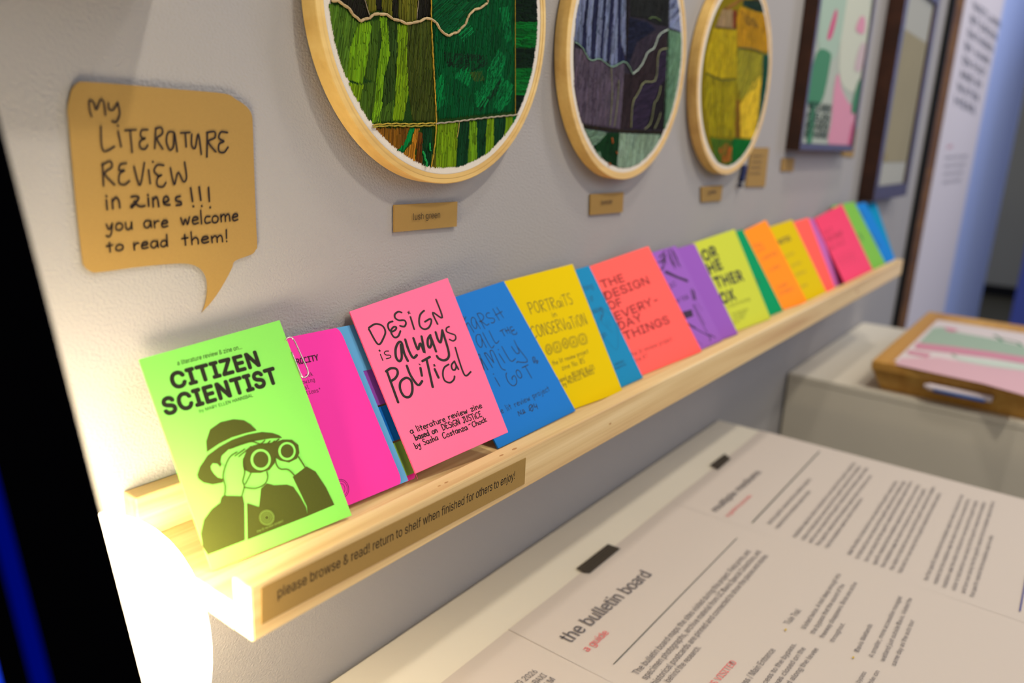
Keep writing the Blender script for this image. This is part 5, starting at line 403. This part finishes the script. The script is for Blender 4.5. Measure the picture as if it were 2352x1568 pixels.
LB = dict(green='bright green booklet on citizen science with a binocular watcher on its cover', pink='pink booklet hand lettered design is always political', blue='blue booklet with thin handwriting half behind the pink one', yellow='yellow booklet titled portraits in conservation', teal='narrow view of a teal booklet between the yellow and the salmon ones', salmon='salmon red booklet titled the design of everyday things', purple='purple booklet with dark botanical drawings and a black block', violet_plain='plain purple booklet between the drawn purple and the lime ones', lime='lime yellow booklet with heavy black title beside plain purple one', forest='dark green booklet showing as a strip between lime and orange', orange='orange booklet with faint brown lettering past the dark green strip', mustard='yellow booklet with a small dark heading right behind the orange one', coral='coral red booklet showing as a plain strip past the second yellow one', lilac='narrow lilac strip of a booklet between coral and rose pink', rose='rose pink booklet with dark red title near the far end of the ledge', leaf='leaf green booklet between the rose pink and cobalt ones', cobalt='cobalt blue booklet at the far end of the ledge', cyan='cyan blue booklet, last in the row on the ledge')
G = 'booklets leaning in a row on the ledge'
def booklet(k):
    q = Quad(DATA['zines'][k]); base = (q.c[0]+q.c[1])/2
    t = thing('booklet', LB[k], 'booklet', base, G); pm = paper(k, CO[k])
    cv = slab(q, .00035).obj('front_cover', pm, t)
    slab(q, .0008, .004, .994, .003, .995, -.0004).obj('page', mat('page_white', (226, 222, 208), .8) if k in ('green', 'orange') else pm, t)
    slab(q, .0003, .0, .99, .0, 1, -.00125).obj('back_cover', pm, t)
    if k in DATA and DATA[k]:
        pal = dict(PI_); pal[9] = pm
        if k == 'lime': pal[3] = PI_['lime']
        if k == 'mustard': pal[3] = mat('dun_ink', (150, 124, 10), .7)
        if k == 'rose': pal[5] = mat('deep_red_ink', (178, 34, 66), .7); 
        if k == 'blue': pal[0] = mat('navy_ink', (10, 34, 62), .6)
        if k == 'yellow': pal[0] = mat('pencil_ink', (92, 82, 10), .7)
        write(q, DATA[k], 'cover_print', pal, cv, sw={'pink': 1.4, 'blue': 1.4, 'yellow': 1.6}.get(k, 1))
    return t, q
for k in LB: booklet(k)

# divider notebook (magenta cover, coloured tab dividers)
q = Quad(DATA['zines']['magenta']); t = thing('divider_notebook', 'magenta notebook with coloured index dividers between the green and pink booklets', 'notebook', (q.c[0]+q.c[1])/2)
def rounded(s0, s1, t0, t1, r, only='r'):
    R = r*1.35; p = [(s0, t0)]
    p += [(s1-r+r*math.cos(a), t0+R+R*math.sin(a)) for a in [-math.pi/2+math.pi/2*i/5 for i in range(6)]]
    p += [(s1-r+r*math.cos(a), t1-R+R*math.sin(a)) for a in [math.pi/2*i/5 for i in range(6)]]
    return p+[(s0, t1)]
mb = MB(); flat(q, rounded(0, 1, 0, .998, .05), 0, mb, 0, .0005); cv = mb.obj('front_cover', paper('magenta', CO['magenta']), t)
write(q, DATA['magenta'], 'cover_print', PI_, cv)
TABS = ((1.075, 1.27, .70, 1.0, (92, 158, 206)), (1.06, 1.24, .475, .70, (142, 74, 176)), (1.055, 1.235, .245, .465, (20, 116, 206)), (1.05, 1.225, .03, .235, (140, 192, 86)), (1.04, 1.215, -.0, .05, (252, 60, 172)))
for i, (sb, st, a, b, c) in enumerate(TABS):
    z = -.0008-.0006*i; pm = paper('tab%d' % i, c)
    mb = MB(); flat(q, [(0, 0), (sb+.0, 0), (sb+.0, 1.0), (0, 1.0)], z, mb, 0, .0004); d = mb.obj('divider', pm, t)
    mb = MB(); flat(q, rounded(sb-.01, st, max(a, 0), b, .045), z-.00002, mb, 0, .0004); mb.obj('tab', pm, d)
mb = MB(); flat(q, rounded(0, 1.02, 0, 1.01, .05), -.004, mb, 0, .0006); mb.obj('back_cover', paper('magenta', CO['magenta']), t)

# paper clip on the green booklet's right edge
qg = Quad(DATA['zines']['green'])
def cpt(a, b, o): return qg.P(a, b, o)
path = smooth_pts(DATA['clip'], 6)
mb = MB(); mb.tube([cpt(a, b, .0006) for a, b in path], .0005, 6)
tag(mb.obj('paper_clip', mat('steel_wire', (200, 190, 180), .25, .5, metal=1), smooth=True), 'bent steel paper clip on the edge of the green booklet', 'paper clip')

# ---------------------------------------------------------------- speech bubble and wall cards
o_ = DATA['bubble_out']; yb = -.0018
t = thing('speech_bubble', 'kraft paper speech bubble with black handwriting taped above the green booklet', 'sign', (.24, yb, 1.3))
mb = MB(); flat(xz(yb), smooth_pts(o_+[o_[0]], 4)[:-1], 0, mb, 0, .0006); mb.obj('paper', KRAFT, t)
write(xz(yb-.0001), DATA['bubble'], 'handwriting', {0: mat('marker_ink', (26, 14, 12), .5)}, t, .00035)
for x, z in ((.215, 1.33), (.275, 1.33), (.22, 1.272), (.28, 1.28)):
    mb = MB(); mb.box((x, yb+.0007, z), (x+.012, -.0001, z+.012)); mb.obj('adhesive_pad', mat('white_pad', (230, 230, 225), .7), t)
def card(k, lb, cat='label', text=None, curl=0):
    P = DATA[k]; c = [(P[3][0], -.0022, P[3][1]), (P[2][0], -.0022-curl, P[2][1]), (P[1][0], -.0022-curl*.5, P[1][1]), (P[0][0], -.0022, P[0][1])]
    q = Quad(c); t = thing('wall_label' if cat == 'label' else cat, lb, cat, q.P(.5, .5))
    mb = slab(q, .0014, nx=2, ny=2); mb.obj('card', KRAFT, t)
    if text: write(xz(-.0028-curl), DATA[text], 'printed_text', {0: INK}, t, .0001)
card('tag_a', 'kraft label reading lush green under the large green embroidery hoop', text='tag_a_t', curl=.0006)
card('tag_b', 'kraft label under the lavender and mint embroidery hoop', text='tag_b_t', curl=.0006)
card('tag_c', 'small kraft label under the golden yellow embroidery hoop', text='tag_c_t')
card('card_a', 'tall kraft text card to the right of the golden hoop', text='card_a_t')
card('card_b', 'tiny blank kraft card at the lower left corner of the map frame')
card('card_c', 'kraft card partly hidden behind the lower right corner of the map frame')

# ---------------------------------------------------------------- embroidery hoops
FAB = mat('linen', (214, 206, 194), .9, .1, (1500, .5, .0006))
HP = [(1.077*.43, 1.342+.199*.43), (1.747*.43, 1.342+.192*.43), (2.423*.43, 1.342+.193*.43)]
HR = .2955*.43; HT = .035*.43
def inside_x(poly, u, v):
    a = math.radians(v); return a
def stitches(poly, ang, cx, cz, R, y, mb, space=.00082, seed=1):
    rnd = random.Random(seed); a = math.radians(ang); d = (math.cos(a), math.sin(a)); n = (-d[1], d[0])
    L = [((x*d[0]+z*d[1]), (x*n[0]+z*n[1])) for x, z in poly]
    v = min(p[1] for p in L)+space*.3; v1 = max(p[1] for p in L); cu, cv = cx*d[0]+cz*d[1], cx*n[0]+cz*n[1]
    drift = 0
    while v < v1:
        xs = []
        for i in range(len(L)):
            (u0, w0), (u1, w1) = L[i-1], L[i]
            if (w0 <= v) != (w1 <= v): xs.append(u0+(u1-u0)*(v-w0)/(w1-w0))
        xs.sort()
        h2 = R*R-(v-cv)**2
        if h2 > 0:
            h = math.sqrt(h2)
            for k in range(0, len(xs)-1, 2):
                e0, e1 = max(xs[k], cu-h)+rnd.uniform(-.0008, .0004), min(xs[k+1], cu+h)+rnd.uniform(-.0004, .0008)
                if max(xs[k], cu-h) >= min(xs[k+1], cu+h): continue
                u = e0
                while u < e1-.0006:
                    ln = rnd.uniform(.007, .019)
                    if e1-u-ln < .004: ln = e1-u
                    uu = min(u+ln, e1); w = space*rnd.uniform(.52, .68); hh = rnd.uniform(.0005, .00095); sl = rnd.uniform(-.25, .25)*space
                    vs = []
                    for f, ww, zz in ((0, .35, .15), (.12, 1, 1), (.88, 1, 1), (1, .35, .15)):
                        uc = u+(uu-u)*f; vc = v+sl*(f-.5)*2
                        for g, z_ in ((-1, 0), (-.45, .85), (.45, .85), (1, 0)):
                            vv = vc+g*w*ww; yy = y-hh*z_*zz
                            vs.append((uc*d[0]+vv*n[0], yy, uc*d[1]+vv*n[1]))
                    tnt = rnd.uniform(.5, 1.42); tt = (tnt*rnd.uniform(.93, 1.07), tnt, tnt*rnd.uniform(.9, 1.1))
                    fs = [(4*j+i, 4*j+i+1, 4*j+i+5, 4*j+i+4) for j in range(3) for i in range(3)]
                    mb.add(vs, fs, 0, tt); u = uu-.0004
        v += space
HL = ['large embroidery hoop of lush green stitched fields, nearest on the wall', 'embroidery hoop with lavender blue stripes, dark violet and mint stitching', 'embroidery hoop in golden yellow stitching, farthest of the round hoops']
for hi, (cx, cz) in enumerate(HP):
    t = thing('embroidery_hoop', HL[hi], 'embroidery hoop', (cx, 0, cz), 'round embroidery hoops on the wall')
    c = (cx, 0, cz)
    mb = MB(); mb.lathe(c, [(HR-.0038, -HT), (HR-.0006, -HT), (HR, -HT+.0006), (HR, -.0018), (HR-.0006, -.0012), (HR-.0038, -.0012), (HR-.0038, -HT)], 128, 'y')
    mb.obj('outer_ring', BAMBOO, t)
    mb = MB(); mb.lathe(c, [(HR-.0072, -HT+.0004), (HR-.0040, -HT+.0004), (HR-.0040, -.002), (HR-.0072, -.002), (HR-.0072, -HT+.0004)], 128, 'y')
    mb.obj('inner_ring', BAMBOO, t)
    yf = -.033*.43
    mb = MB(); n = 96; rr = HR-.0042
    vs = [(cx+rr*math.cos(2*math.pi*i/n), yf+.0014, cz+rr*math.sin(2*math.pi*i/n)) for i in range(n)]+[(cx+(rr-.0034)*math.cos(2*math.pi*i/n), yf, cz+(rr-.0034)*math.sin(2*math.pi*i/n)) for i in range(n)]
    mb.add(vs, [(i, (i+1) % n, n+(i+1) % n, n+i) for i in range(n)]+[tuple(n+i for i in range(n))])
    mb.obj('linen', FAB, t)
    gr = ((30, 58, 18), (44, 40, 50), (118, 104, 14))[hi]; rg = HR-.0132
    mb = MB(); vs = [(cx+rg*math.cos(2*math.pi*i/n), yf-.00015, cz+rg*math.sin(2*math.pi*i/n)) for i in range(n)]
    mb.add(vs, [tuple(range(n))]); mb.obj('ground_stitching', mat('ground_%d' % hi, gr, .9, .05, (1300, .8, .0008)), t)
    for pi, (col, ang, sp, poly) in enumerate(DATA['h%d' % (hi+1)]):
        mb = MB(); stitches(poly, ang+random.uniform(-4, 4), cx, cz, HR-.0116-random.uniform(0, .001), yf-.00005, mb, .00085*(1+.15*hi), seed=hi*100+pi)
        if mb.v: mb.obj('stitched_patch', mat('thread_%d_%d_%d' % tuple(col), [min(255, x*.98) for x in col], .75, .08, tint=True), t, kind='stuff', origin=(cx, 0, cz))
    for pi, (col, w, pts) in enumerate(DATA['h%dc' % (hi+1)]):
        p = smooth_pts(pts, 6); P = []
        for a, b in p:
            if (a-cx)**2+(b-cz)**2 < (HR-.0105)**2: P.append(Vector((a, yf-.0011, b)))
        if len(P) < 2: continue
        mb = MB(); L = 0; acc = [P[0]]; rnd = random.Random(pi); step = .0042
        for i in range(1, len(P)):                  # twisted cord: overlapping plump links
            seg = P[i]-P[i-1]; m_ = max(1, int(seg.length/.001)); acc += [P[i-1]+seg*(j/m_) for j in range(1, m_+1)]
        r = w*.00042; i = 0
        while i < len(acc)-2:
            j = min(len(acc)-1, i+5); a, b = acc[i], acc[j]; dr = (b-a); sd = Vector((-dr.z, 0, dr.x)).normalized()*r*.35*(1 if (i//4) % 2 else -1)
            ring = [a+sd, a+sd*1.0+dr*.25, a+dr*.75-sd*.5, b-sd]
            u = dr.normalized(); s1 = Vector((-u.z, 0, u.x)); vs = []
            for rad, ce in ((.4, ring[0]), (1, ring[1]), (1, ring[2]), (.4, ring[3])):
                for kk in range(6):
                    q_ = 2*math.pi*kk/6; vs.append(ce+s1*(r*rad*math.cos(q_))+Vector((0, -1, 0))*(r*rad*math.sin(q_)))
            mb.add(vs, [(6*jj+kk, 6*jj+(kk+1) % 6, 6*jj+6+(kk+1) % 6, 6*jj+6+kk) for jj in range(3) for kk in range(6)], 0, (rnd.uniform(.85, 1.15),)*3)
            i += 4
        mb.obj('cord', mat('cord_%d_%d_%d' % tuple(col), [min(255, x*1.15) for x in col], .7, .25, tint=True), t, smooth=True, kind='stuff')
    mb = MB(); mb.box((cx-.006, -HT+.001, cz+HR-.001), (cx-.002, -.003, cz+HR+.012)); mb.box((cx+.002, -HT+.001, cz+HR-.001), (cx+.006, -.003, cz+HR+.012)); mb.lathe((cx, -HT/2, cz+HR+.008), [(0, -.011), (.002, -.011), (.002, .011), (0, .011)], 10, 'x')
    mb.obj('screw_clamp', mat('brass', (190, 160, 90), .35, .5, metal=1), t)

    if hi == 2:
        mb = MB(); mb.tube([Vector(p) for p in DATA['tail']], .0045, 8); mb.obj('thread_tail', mat('navy_thread', (34, 42, 84), .8), t, smooth=True)

# ---------------------------------------------------------------- framed things on the wall
ART = [mat('art_pink', (196, 132, 152), .8), mat('art_green', (150, 172, 154), .8), mat('art_rose', (180, 160, 162), .8), mat('art_white', (182, 186, 168), .8), mat('art_deep_green', (52, 118, 80), .8), mat('art_hot', (185, 72, 112), .8)]
def frame(name, lb, x0, x1, z0, z1, d, wid, m, paper_col, cat='picture frame', r=0, inset=.6):
    t = thing(name, lb, cat, ((x0+x1)/2, 0, z0))
    mb = MB(); y1, y0 = -.0008, -d
    for a, b in (((x0, y0, z0), (x0+wid, y1, z1)), ((x1-wid, y0, z0), (x1, y1, z1))):
        mb2 = MB(); mb2.box(a, b); mb2.obj('frame_side', m, t, bevel=.001)
    for a, b in (((x0+wid, y0, z0), (x1-wid, y1, z0+wid)), ((x0+wid, y0, z1-wid), (x1-wid, y1, z1))):
        mb2 = MB(); mb2.box(a, b); mb2.obj('frame_rail', m, t, bevel=.001)
    mb = MB(); yp = -d*inset; mb.box((x0+wid, yp, z0+wid), (x1-wid, yp+.003, z1-wid)); pc = mb.obj('picture', paper_col, t)
    return t, yp, pc
u = .43; Z = 1.342
t, yp, pc = frame('map_frame', 'dark brown box frame with a pink and green watercolour map', 3.07*u, 3.87*u, Z-.022*u, Z+.98*u, .055*u, .012, DARKWOOD, mat('map_paper', (160, 168, 156), .85), inset=.86)
q = xz(yp-.0003); X0, X1, Y0, Y1 = 3.07*u+.012, 3.87*u-.012, Z-.022*u+.012, Z+.98*u-.012
def blob(pts, m, lay, name='print'):
    mb = MB(); flat(q, smooth_pts([(X0+(X1-X0)*a, Y0+(Y1-Y0)*b) for a, b in pts+[pts[0]]], 4)[:-1], lay*.0001, mb); mb.obj(name, m, pc)
WP = 'watercolour_patch'
blob([(.52, .0), (.97, .0), (.97, .16), (.8, .19), (.62, .24), (.5, .3), (.46, .24), (.5, .1)], ART[0], 2, WP)
blob([(.02, .16), (.26, .17), (.32, .33), (.28, .37), (.06, .35)], ART[4], 4, WP)
blob([(.5, .32), (.8, .24), (.96, .3), (.98, .6), (.5, .98), (.42, .7)], ART[3], 1, WP)
blob([(.05, .4), (.4, .36), (.46, .6), (.4, .98), (.1, .98)], ART[1], 3, WP)
blob([(.2, .42), (.28, .43), (.32, .52), (.27, .53)], ART[5], 5, WP)
blob([(.82, .34), (.97, .35), (.97, .46), (.86, .44)], ART[2], 6, WP)
blob([(.72, .5), (.9, .5), (.88, .56), (.78, .56)], ART[0], 7, WP)
blob([(.93, .0), (.985, .0), (.985, .1), (.95, .09)], ART[5], 8, WP)
blob([(.1, .0), (.18, .0), (.16, .15), (.09, .15)], ART[4], 9, WP)
blob([(.88, .16), (.985, .16), (.985, .3), (.92, .27)], ART[4], 10, WP)
mb = MB()
for i, (s_, z_) in enumerate((('WETLANDS', .135), ('FIELDS', .095), ('ROADS', .06), ('BY HAND', .025))): printed(q, s_, (X0+.015, Y0+(Y1-Y0)*z_), (.13, 0), (0, .012), 'B', .0012, mb, 0)
mb.obj('printed_text', mat('map_ink', (30, 60, 50), .8), pc)
t, yp, pc = frame('dark_frame', 'black brown frame with an old olive paper sheet in a pale mount', 4.32*u, 5.165*u, Z-.27*u, Z+.86*u, .08*u, .032, DARKWOOD, mat('mount', (160, 160, 150), .85), inset=.8)
mb = MB(); mb.box((4.32*u+.04, yp-.001, Z-.27*u+.085), (5.165*u-.045, yp-.0002, Z+.86*u-.12)); mb.obj('old_sheet', mat('olive_sheet', (142, 134, 108), .9, .1, None, ((12, 12, 12), 2, .08)), t)
mb = MB(); flat(xz(yp-.0012), [(4.5*u+.012*math.cos(a), Z-.02+.012*math.sin(a)) for a in [2*math.pi*k/12 for k in range(12)]], 0, mb); mb.obj('seal', mat('seal_stain', (132, 118, 74), .9), t)
# big framed board reaching down behind the second plinth
t = thing('framed_board', 'tall framed exhibition board with a black edge and brown wooden front', 'board', (3.0, 0, .3))
bx0 = 5.9*u
mb = MB(); mb.box((bx0, -.04*u, .25), (bx0+.010, -.0008, 2.3)); mb.obj('black_edge', mat('black_paint', (14, 15, 14), .5), t, bevel=.001)
mb = MB(); mb.box((bx0+.0105, -.045*u, .25), (bx0+.135, -.0008, 2.3)); mb.obj('wooden_stile', BROWNWOOD, t, bevel=.001)
mb = MB(); mb.box((bx0+.136, -.03*u, .25), (8.28*u, -.0008, 2.3)); mb.obj('white_panel', mat('panel_paper', (204, 198, 204), .8), t)
write(xz(-.03*u-.0003), DATA['poster'], 'printed_text', {0: mat('slate_ink', (128, 128, 140), .8), 1: mat('rose_ink', (216, 120, 140), .8)}, t, .0002)

# ---------------------------------------------------------------- paper sheets on the near plinth
SHEET = mat('sheet_paper', (192, 182, 173), .8, .2, (30, .15, .002))
PX = [1.154, .828, .4925, .10]; sheets = []
SL = ['white text sheet at the far end of the plinth headed multiple mediums', 'white guide sheet on the plinth headed the bulletin board', 'white title sheet dated 2026 at the near end of the plinth']
items = DATA['papers']; pal = {0: mat('grey_ink', (90, 86, 90), .8), 1: mat('coral_ink', (214, 92, 96), .8), 2: mat('rule_ink', (60, 68, 62), .8), 4: mat('ochre_dot', (190, 160, 40), .8), 5: mat('blue_rule', (40, 50, 130), .8)}
def posx(it): return it[1][0][0] if it[0] in 'SP' else it[2][0]
def sheet_q(x1, x0, skew): return None
for i in range(3):
    x1, x0 = PX[i]-.0001, PX[i+1]+.0001
    t = thing('text_sheet', SL[i], 'paper', ((x0+x1)/2, -.3, .9), 'sheets taped to the plinth')
    qs = Quad([(x0, -.58, .9008), (x1, -.58, .9008), (x1, -.0745, .9008), (x0, -.0745, .9008)])
    nx, ny = 14, 10; vs = []; fs = []
    for j in range(ny+1):
        for k in range(nx+1):
            p = qs.P(k/nx, j/ny); e = min(k, nx-k)/nx
            p.z += .0002*math.sin(k*1.1+i)*math.sin(j*.8)+(.0003*(1-e*7) if e < .14 else 0)
            vs.append(p)
    fs = [(j*(nx+1)+k, j*(nx+1)+k+1, (j+1)*(nx+1)+k+1, (j+1)*(nx+1)+k) for j in range(ny) for k in range(nx)]
    mb = MB(); mb.add(vs, fs); mb.add([v-Vector((0, 0, .0004)) for v in vs], [tuple(reversed(f)) for f in fs]); mb.obj('paper', SHEET, t, smooth=True)
    sub = [it for it in items if PX[i+1] <= posx(it) < PX[i]] if i < 2 else [it for it in items if posx(it) < PX[2]]
    if sub: write(xy(.9008), sub, 'printed_text', pal, t, .0011)
for k, lb in (('tape_a', 'black gridded tape piece holding the bulletin board guide sheet'), ('tape_b', 'black gridded tape piece holding the multiple mediums sheet')):
    P = DATA[k]; q = xy(.9022); mb = MB(); flat(q, P, .0, mb, 0, .0003); cx = sum(p[0] for p in P)/len(P); cy = sum(p[1] for p in P)/len(P)
    t = thing('washi_tape', lb, 'tape', q.P(cx, cy), 'black gridded tape pieces'); mb.obj('tape_strip', mat('black_tape', (34, 30, 26), .6), t)
    xs = [p[0] for p in P]; ys = [p[1] for p in P]; mb = MB(); g = .0028
    def clip_line(p0, p1):
        dx, dy = p1[0]-p0[0], p1[1]-p0[1]; t0 = []; n = len(P)
        for i in range(n):
            a, b = P[i-1], P[i]; ex, ey = b[0]-a[0], b[1]-a[1]; den = dx*ey-dy*ex
            if abs(den) < 1e-12: continue
            s = ((a[0]-p0[0])*ey-(a[1]-p0[1])*ex)/den; v = ((a[0]-p0[0])*dy-(a[1]-p0[1])*dx)/den
            if 0 <= v <= 1: t0.append(s)
        if len(t0) >= 2: return [(p0[0]+dx*min(t0), p0[1]+dy*min(t0)), (p0[0]+dx*max(t0), p0[1]+dy*max(t0))]
    x = min(xs)+g/2
    while x < max(xs):
        l = clip_line((x, min(ys)-1), (x, max(ys)+1))
        if l: ribbon(q, l, .3, .0001, mb, 0, False)
        x += g
    y = min(ys)+g/2
    while y < max(ys):
        l = clip_line((min(xs)-1, y), (max(xs)+1, y))
        if l: ribbon(q, l, .3, .0001, mb, 0, False)
        y += g
    mb.obj('grid_lines', mat('tape_grid', (120, 108, 92), .7), t)

# ---------------------------------------------------------------- wooden tray with watercolour and pen
tx0, tx1, ty1, ty0, tz = 1.508, 2.095, -.152, -.60, .9583
t = thing('wooden_tray', 'honey coloured wooden tray frame with a pink and green watercolour, on far plinth', 'tray', ((tx0+tx1)/2, -.38, .9))
w_ = .026
def bar(a, b, nm='rim_bar'):
    mb = MB(); mb.box(a, b); mb.obj(nm, TRAYWOOD, t, bevel=.003)
bar((tx0, ty0, tz-.018), (tx0+w_, ty1, tz)); bar((tx1-w_*3.6, ty0, tz-.018), (tx1, ty1, tz))
bar((tx0+w_, ty1-w_*1.3, tz-.018), (tx1-w_*3.6, ty1, tz)); bar((tx0+w_, ty0, tz-.018), (tx1-w_*3.6, ty0+w_, tz))
mb = MB(); a = (tx0+.003, ty1-.003, tx1-.003, ty0+.003); b = (tx0+.024, ty1-.02, tx1-.024, ty0+.02)
vs = [(a[0], a[3], tz-.018), (a[2], a[3], tz-.018), (a[2], a[1], tz-.018), (a[0], a[1], tz-.018), (b[0], b[3], .9005), (b[2], b[3], .9005), (b[2], b[1], .9005), (b[0], b[1], .9005)]
mb.add(vs, [(0, 1, 5, 4)[::-1], (1, 2, 6, 5)[::-1], (2, 3, 7, 6)[::-1], (3, 0, 4, 7)[::-1], (4, 5, 6, 7)[::-1], (0, 1, 2, 3)]); mb.obj('tray_body', TRAYWOOD, t)
mb = MB(); mb.box((tx0+w_, ty0+w_, tz-.004), (tx1-w_*3.6, ty1-w_*1.3, tz+.0002)); s = mb.obj('watercolour', mat('watercolour_paper', (206, 196, 196), .85), t)
write(xy(tz+.0004), DATA['tray_art'], 'paint', {0: ART[0], 1: ART[1], 2: mat('art_mauve', (204, 165, 175), .8), 3: mat('art_mint', (188, 200, 190), .8), 4: mat('art_moss', (120, 145, 120), .8), 5: mat('art_pine', (80, 128, 98), .8)}, t, .0002)
pen = thing('marker_pen', 'white marker pen with a blue stripe resting against the side of the wooden tray', 'pen', (1.512, -.32, .92))
def pen_at(u0, v0, z): return Vector((tx0-.0, u0, z))
A = Vector((1.5035, -.252, .9315)); B = Vector((1.5035, -.352, .9315)); 
mb = MB(); mb.tube([A+(B-A)*f for f in (0, .02, .05, .95, .98, 1)], .0062, 16); mb.obj('barrel', mat('pen_white', (222, 212, 222), .35, .5), pen, smooth=True)
mb = MB(); mb.tube([A+(B-A)*f+Vector((-.0018, 0, -.0032)) for f in (.1, .5, .9)], .0048, 16); mb.obj('blue_stripe', mat('pen_blue', (0, 104, 196), .4, .5), pen, smooth=True)
mb = MB(); mb.tube([A, A+Vector((0, .006, 0))], .004, 12); mb.obj('cap_tip', mat('pen_white', (222, 212, 222)), pen, smooth=True)

# ---------------------------------------------------------------- glowing lamp and the display at the left
lc = (.127, -.108, 1.100); t = thing('globe_lamp', 'glowing white globe lamp left of the ledge end', 'lamp', (lc[0], lc[1], .9))
mb = MB(); R = .0485; H = .0710
mb.lathe(lc, [(R*math.cos(a)**.85 if math.cos(a) > 0 else 0, H*math.sin(a)) for a in [-math.pi/2+math.pi*i/24 for i in range(1, 24)]]+[(0, H)], 64)
globe = mb.obj('globe', mat('lamp_glow', (255, 250, 240), .4, .3, emit=((1.0, .83, .55), 33)), t, smooth=True)
mb = MB(); mb.lathe((lc[0], lc[1], 0), [(0, .9), (.04, .9), (.04, .91), (.012, .92), (.01, 1.05), (.02, 1.056), (0, 1.056)], 24); mb.obj('stem', mat('lamp_metal', (60, 58, 55), .4, .5, metal=.6), t, smooth=True)
# tilted display: right edge leans back; front faces the visitor
A = Vector((.107, -.198, 1.151)); Bt = Vector((.112, -.131, 1.311)); dv = (Bt-A).normalized(); nn = Vector((0, -.9224, .3863))
def dp(x, h, o=0): return A+dv*h+Vector((-x, 0, 0))+nn*o
t = thing('display_screen', 'black tilted display screen with blue glow at the left edge', 'screen', (0, -.25, .9))
h0 = (.915-A.z)/dv.z; h1 = .245
def dbox(x0, x1, a, b, o0, o1, mb): 
    P = [dp(x, h, o) for o in (o0, o1) for x, h in ((x0, a), (x1, a), (x1, b), (x0, b))]
    mb.add(P, [(0, 1, 2, 3)[::-1], (4, 5, 6, 7), (0, 1, 5, 4), (1, 2, 6, 5), (2, 3, 7, 6), (3, 0, 4, 7)])
BLK = mat('black_plastic', (2, 2, 3), .6, .0)
mb = MB(); dbox(0, .30, h0, h1, -.010, 0, mb); mb.obj('housing', BLK, t)
mb = MB(); dbox(.0275, .0325, h0+.02, h1-.03, .0, .0004, mb); mb.obj('screen_border', mat('dim_blue', (0, 0, 2), .6, .0, emit=((0, .002, .12), 1.1)), t)
mb = MB(); dbox(.0405, .26, h0+.03, h1-.035, .0, .0004, mb); mb.obj('lit_screen', mat('blue_screen', (0, 0, 40), .5, emit=((0, .05, 1.0), 1.2)), t)
mb = MB(); mb.box((-.10, -.33, .9002), (.06, -.20, .914)); mb.obj('stand_foot', BLK, t, bevel=.003)
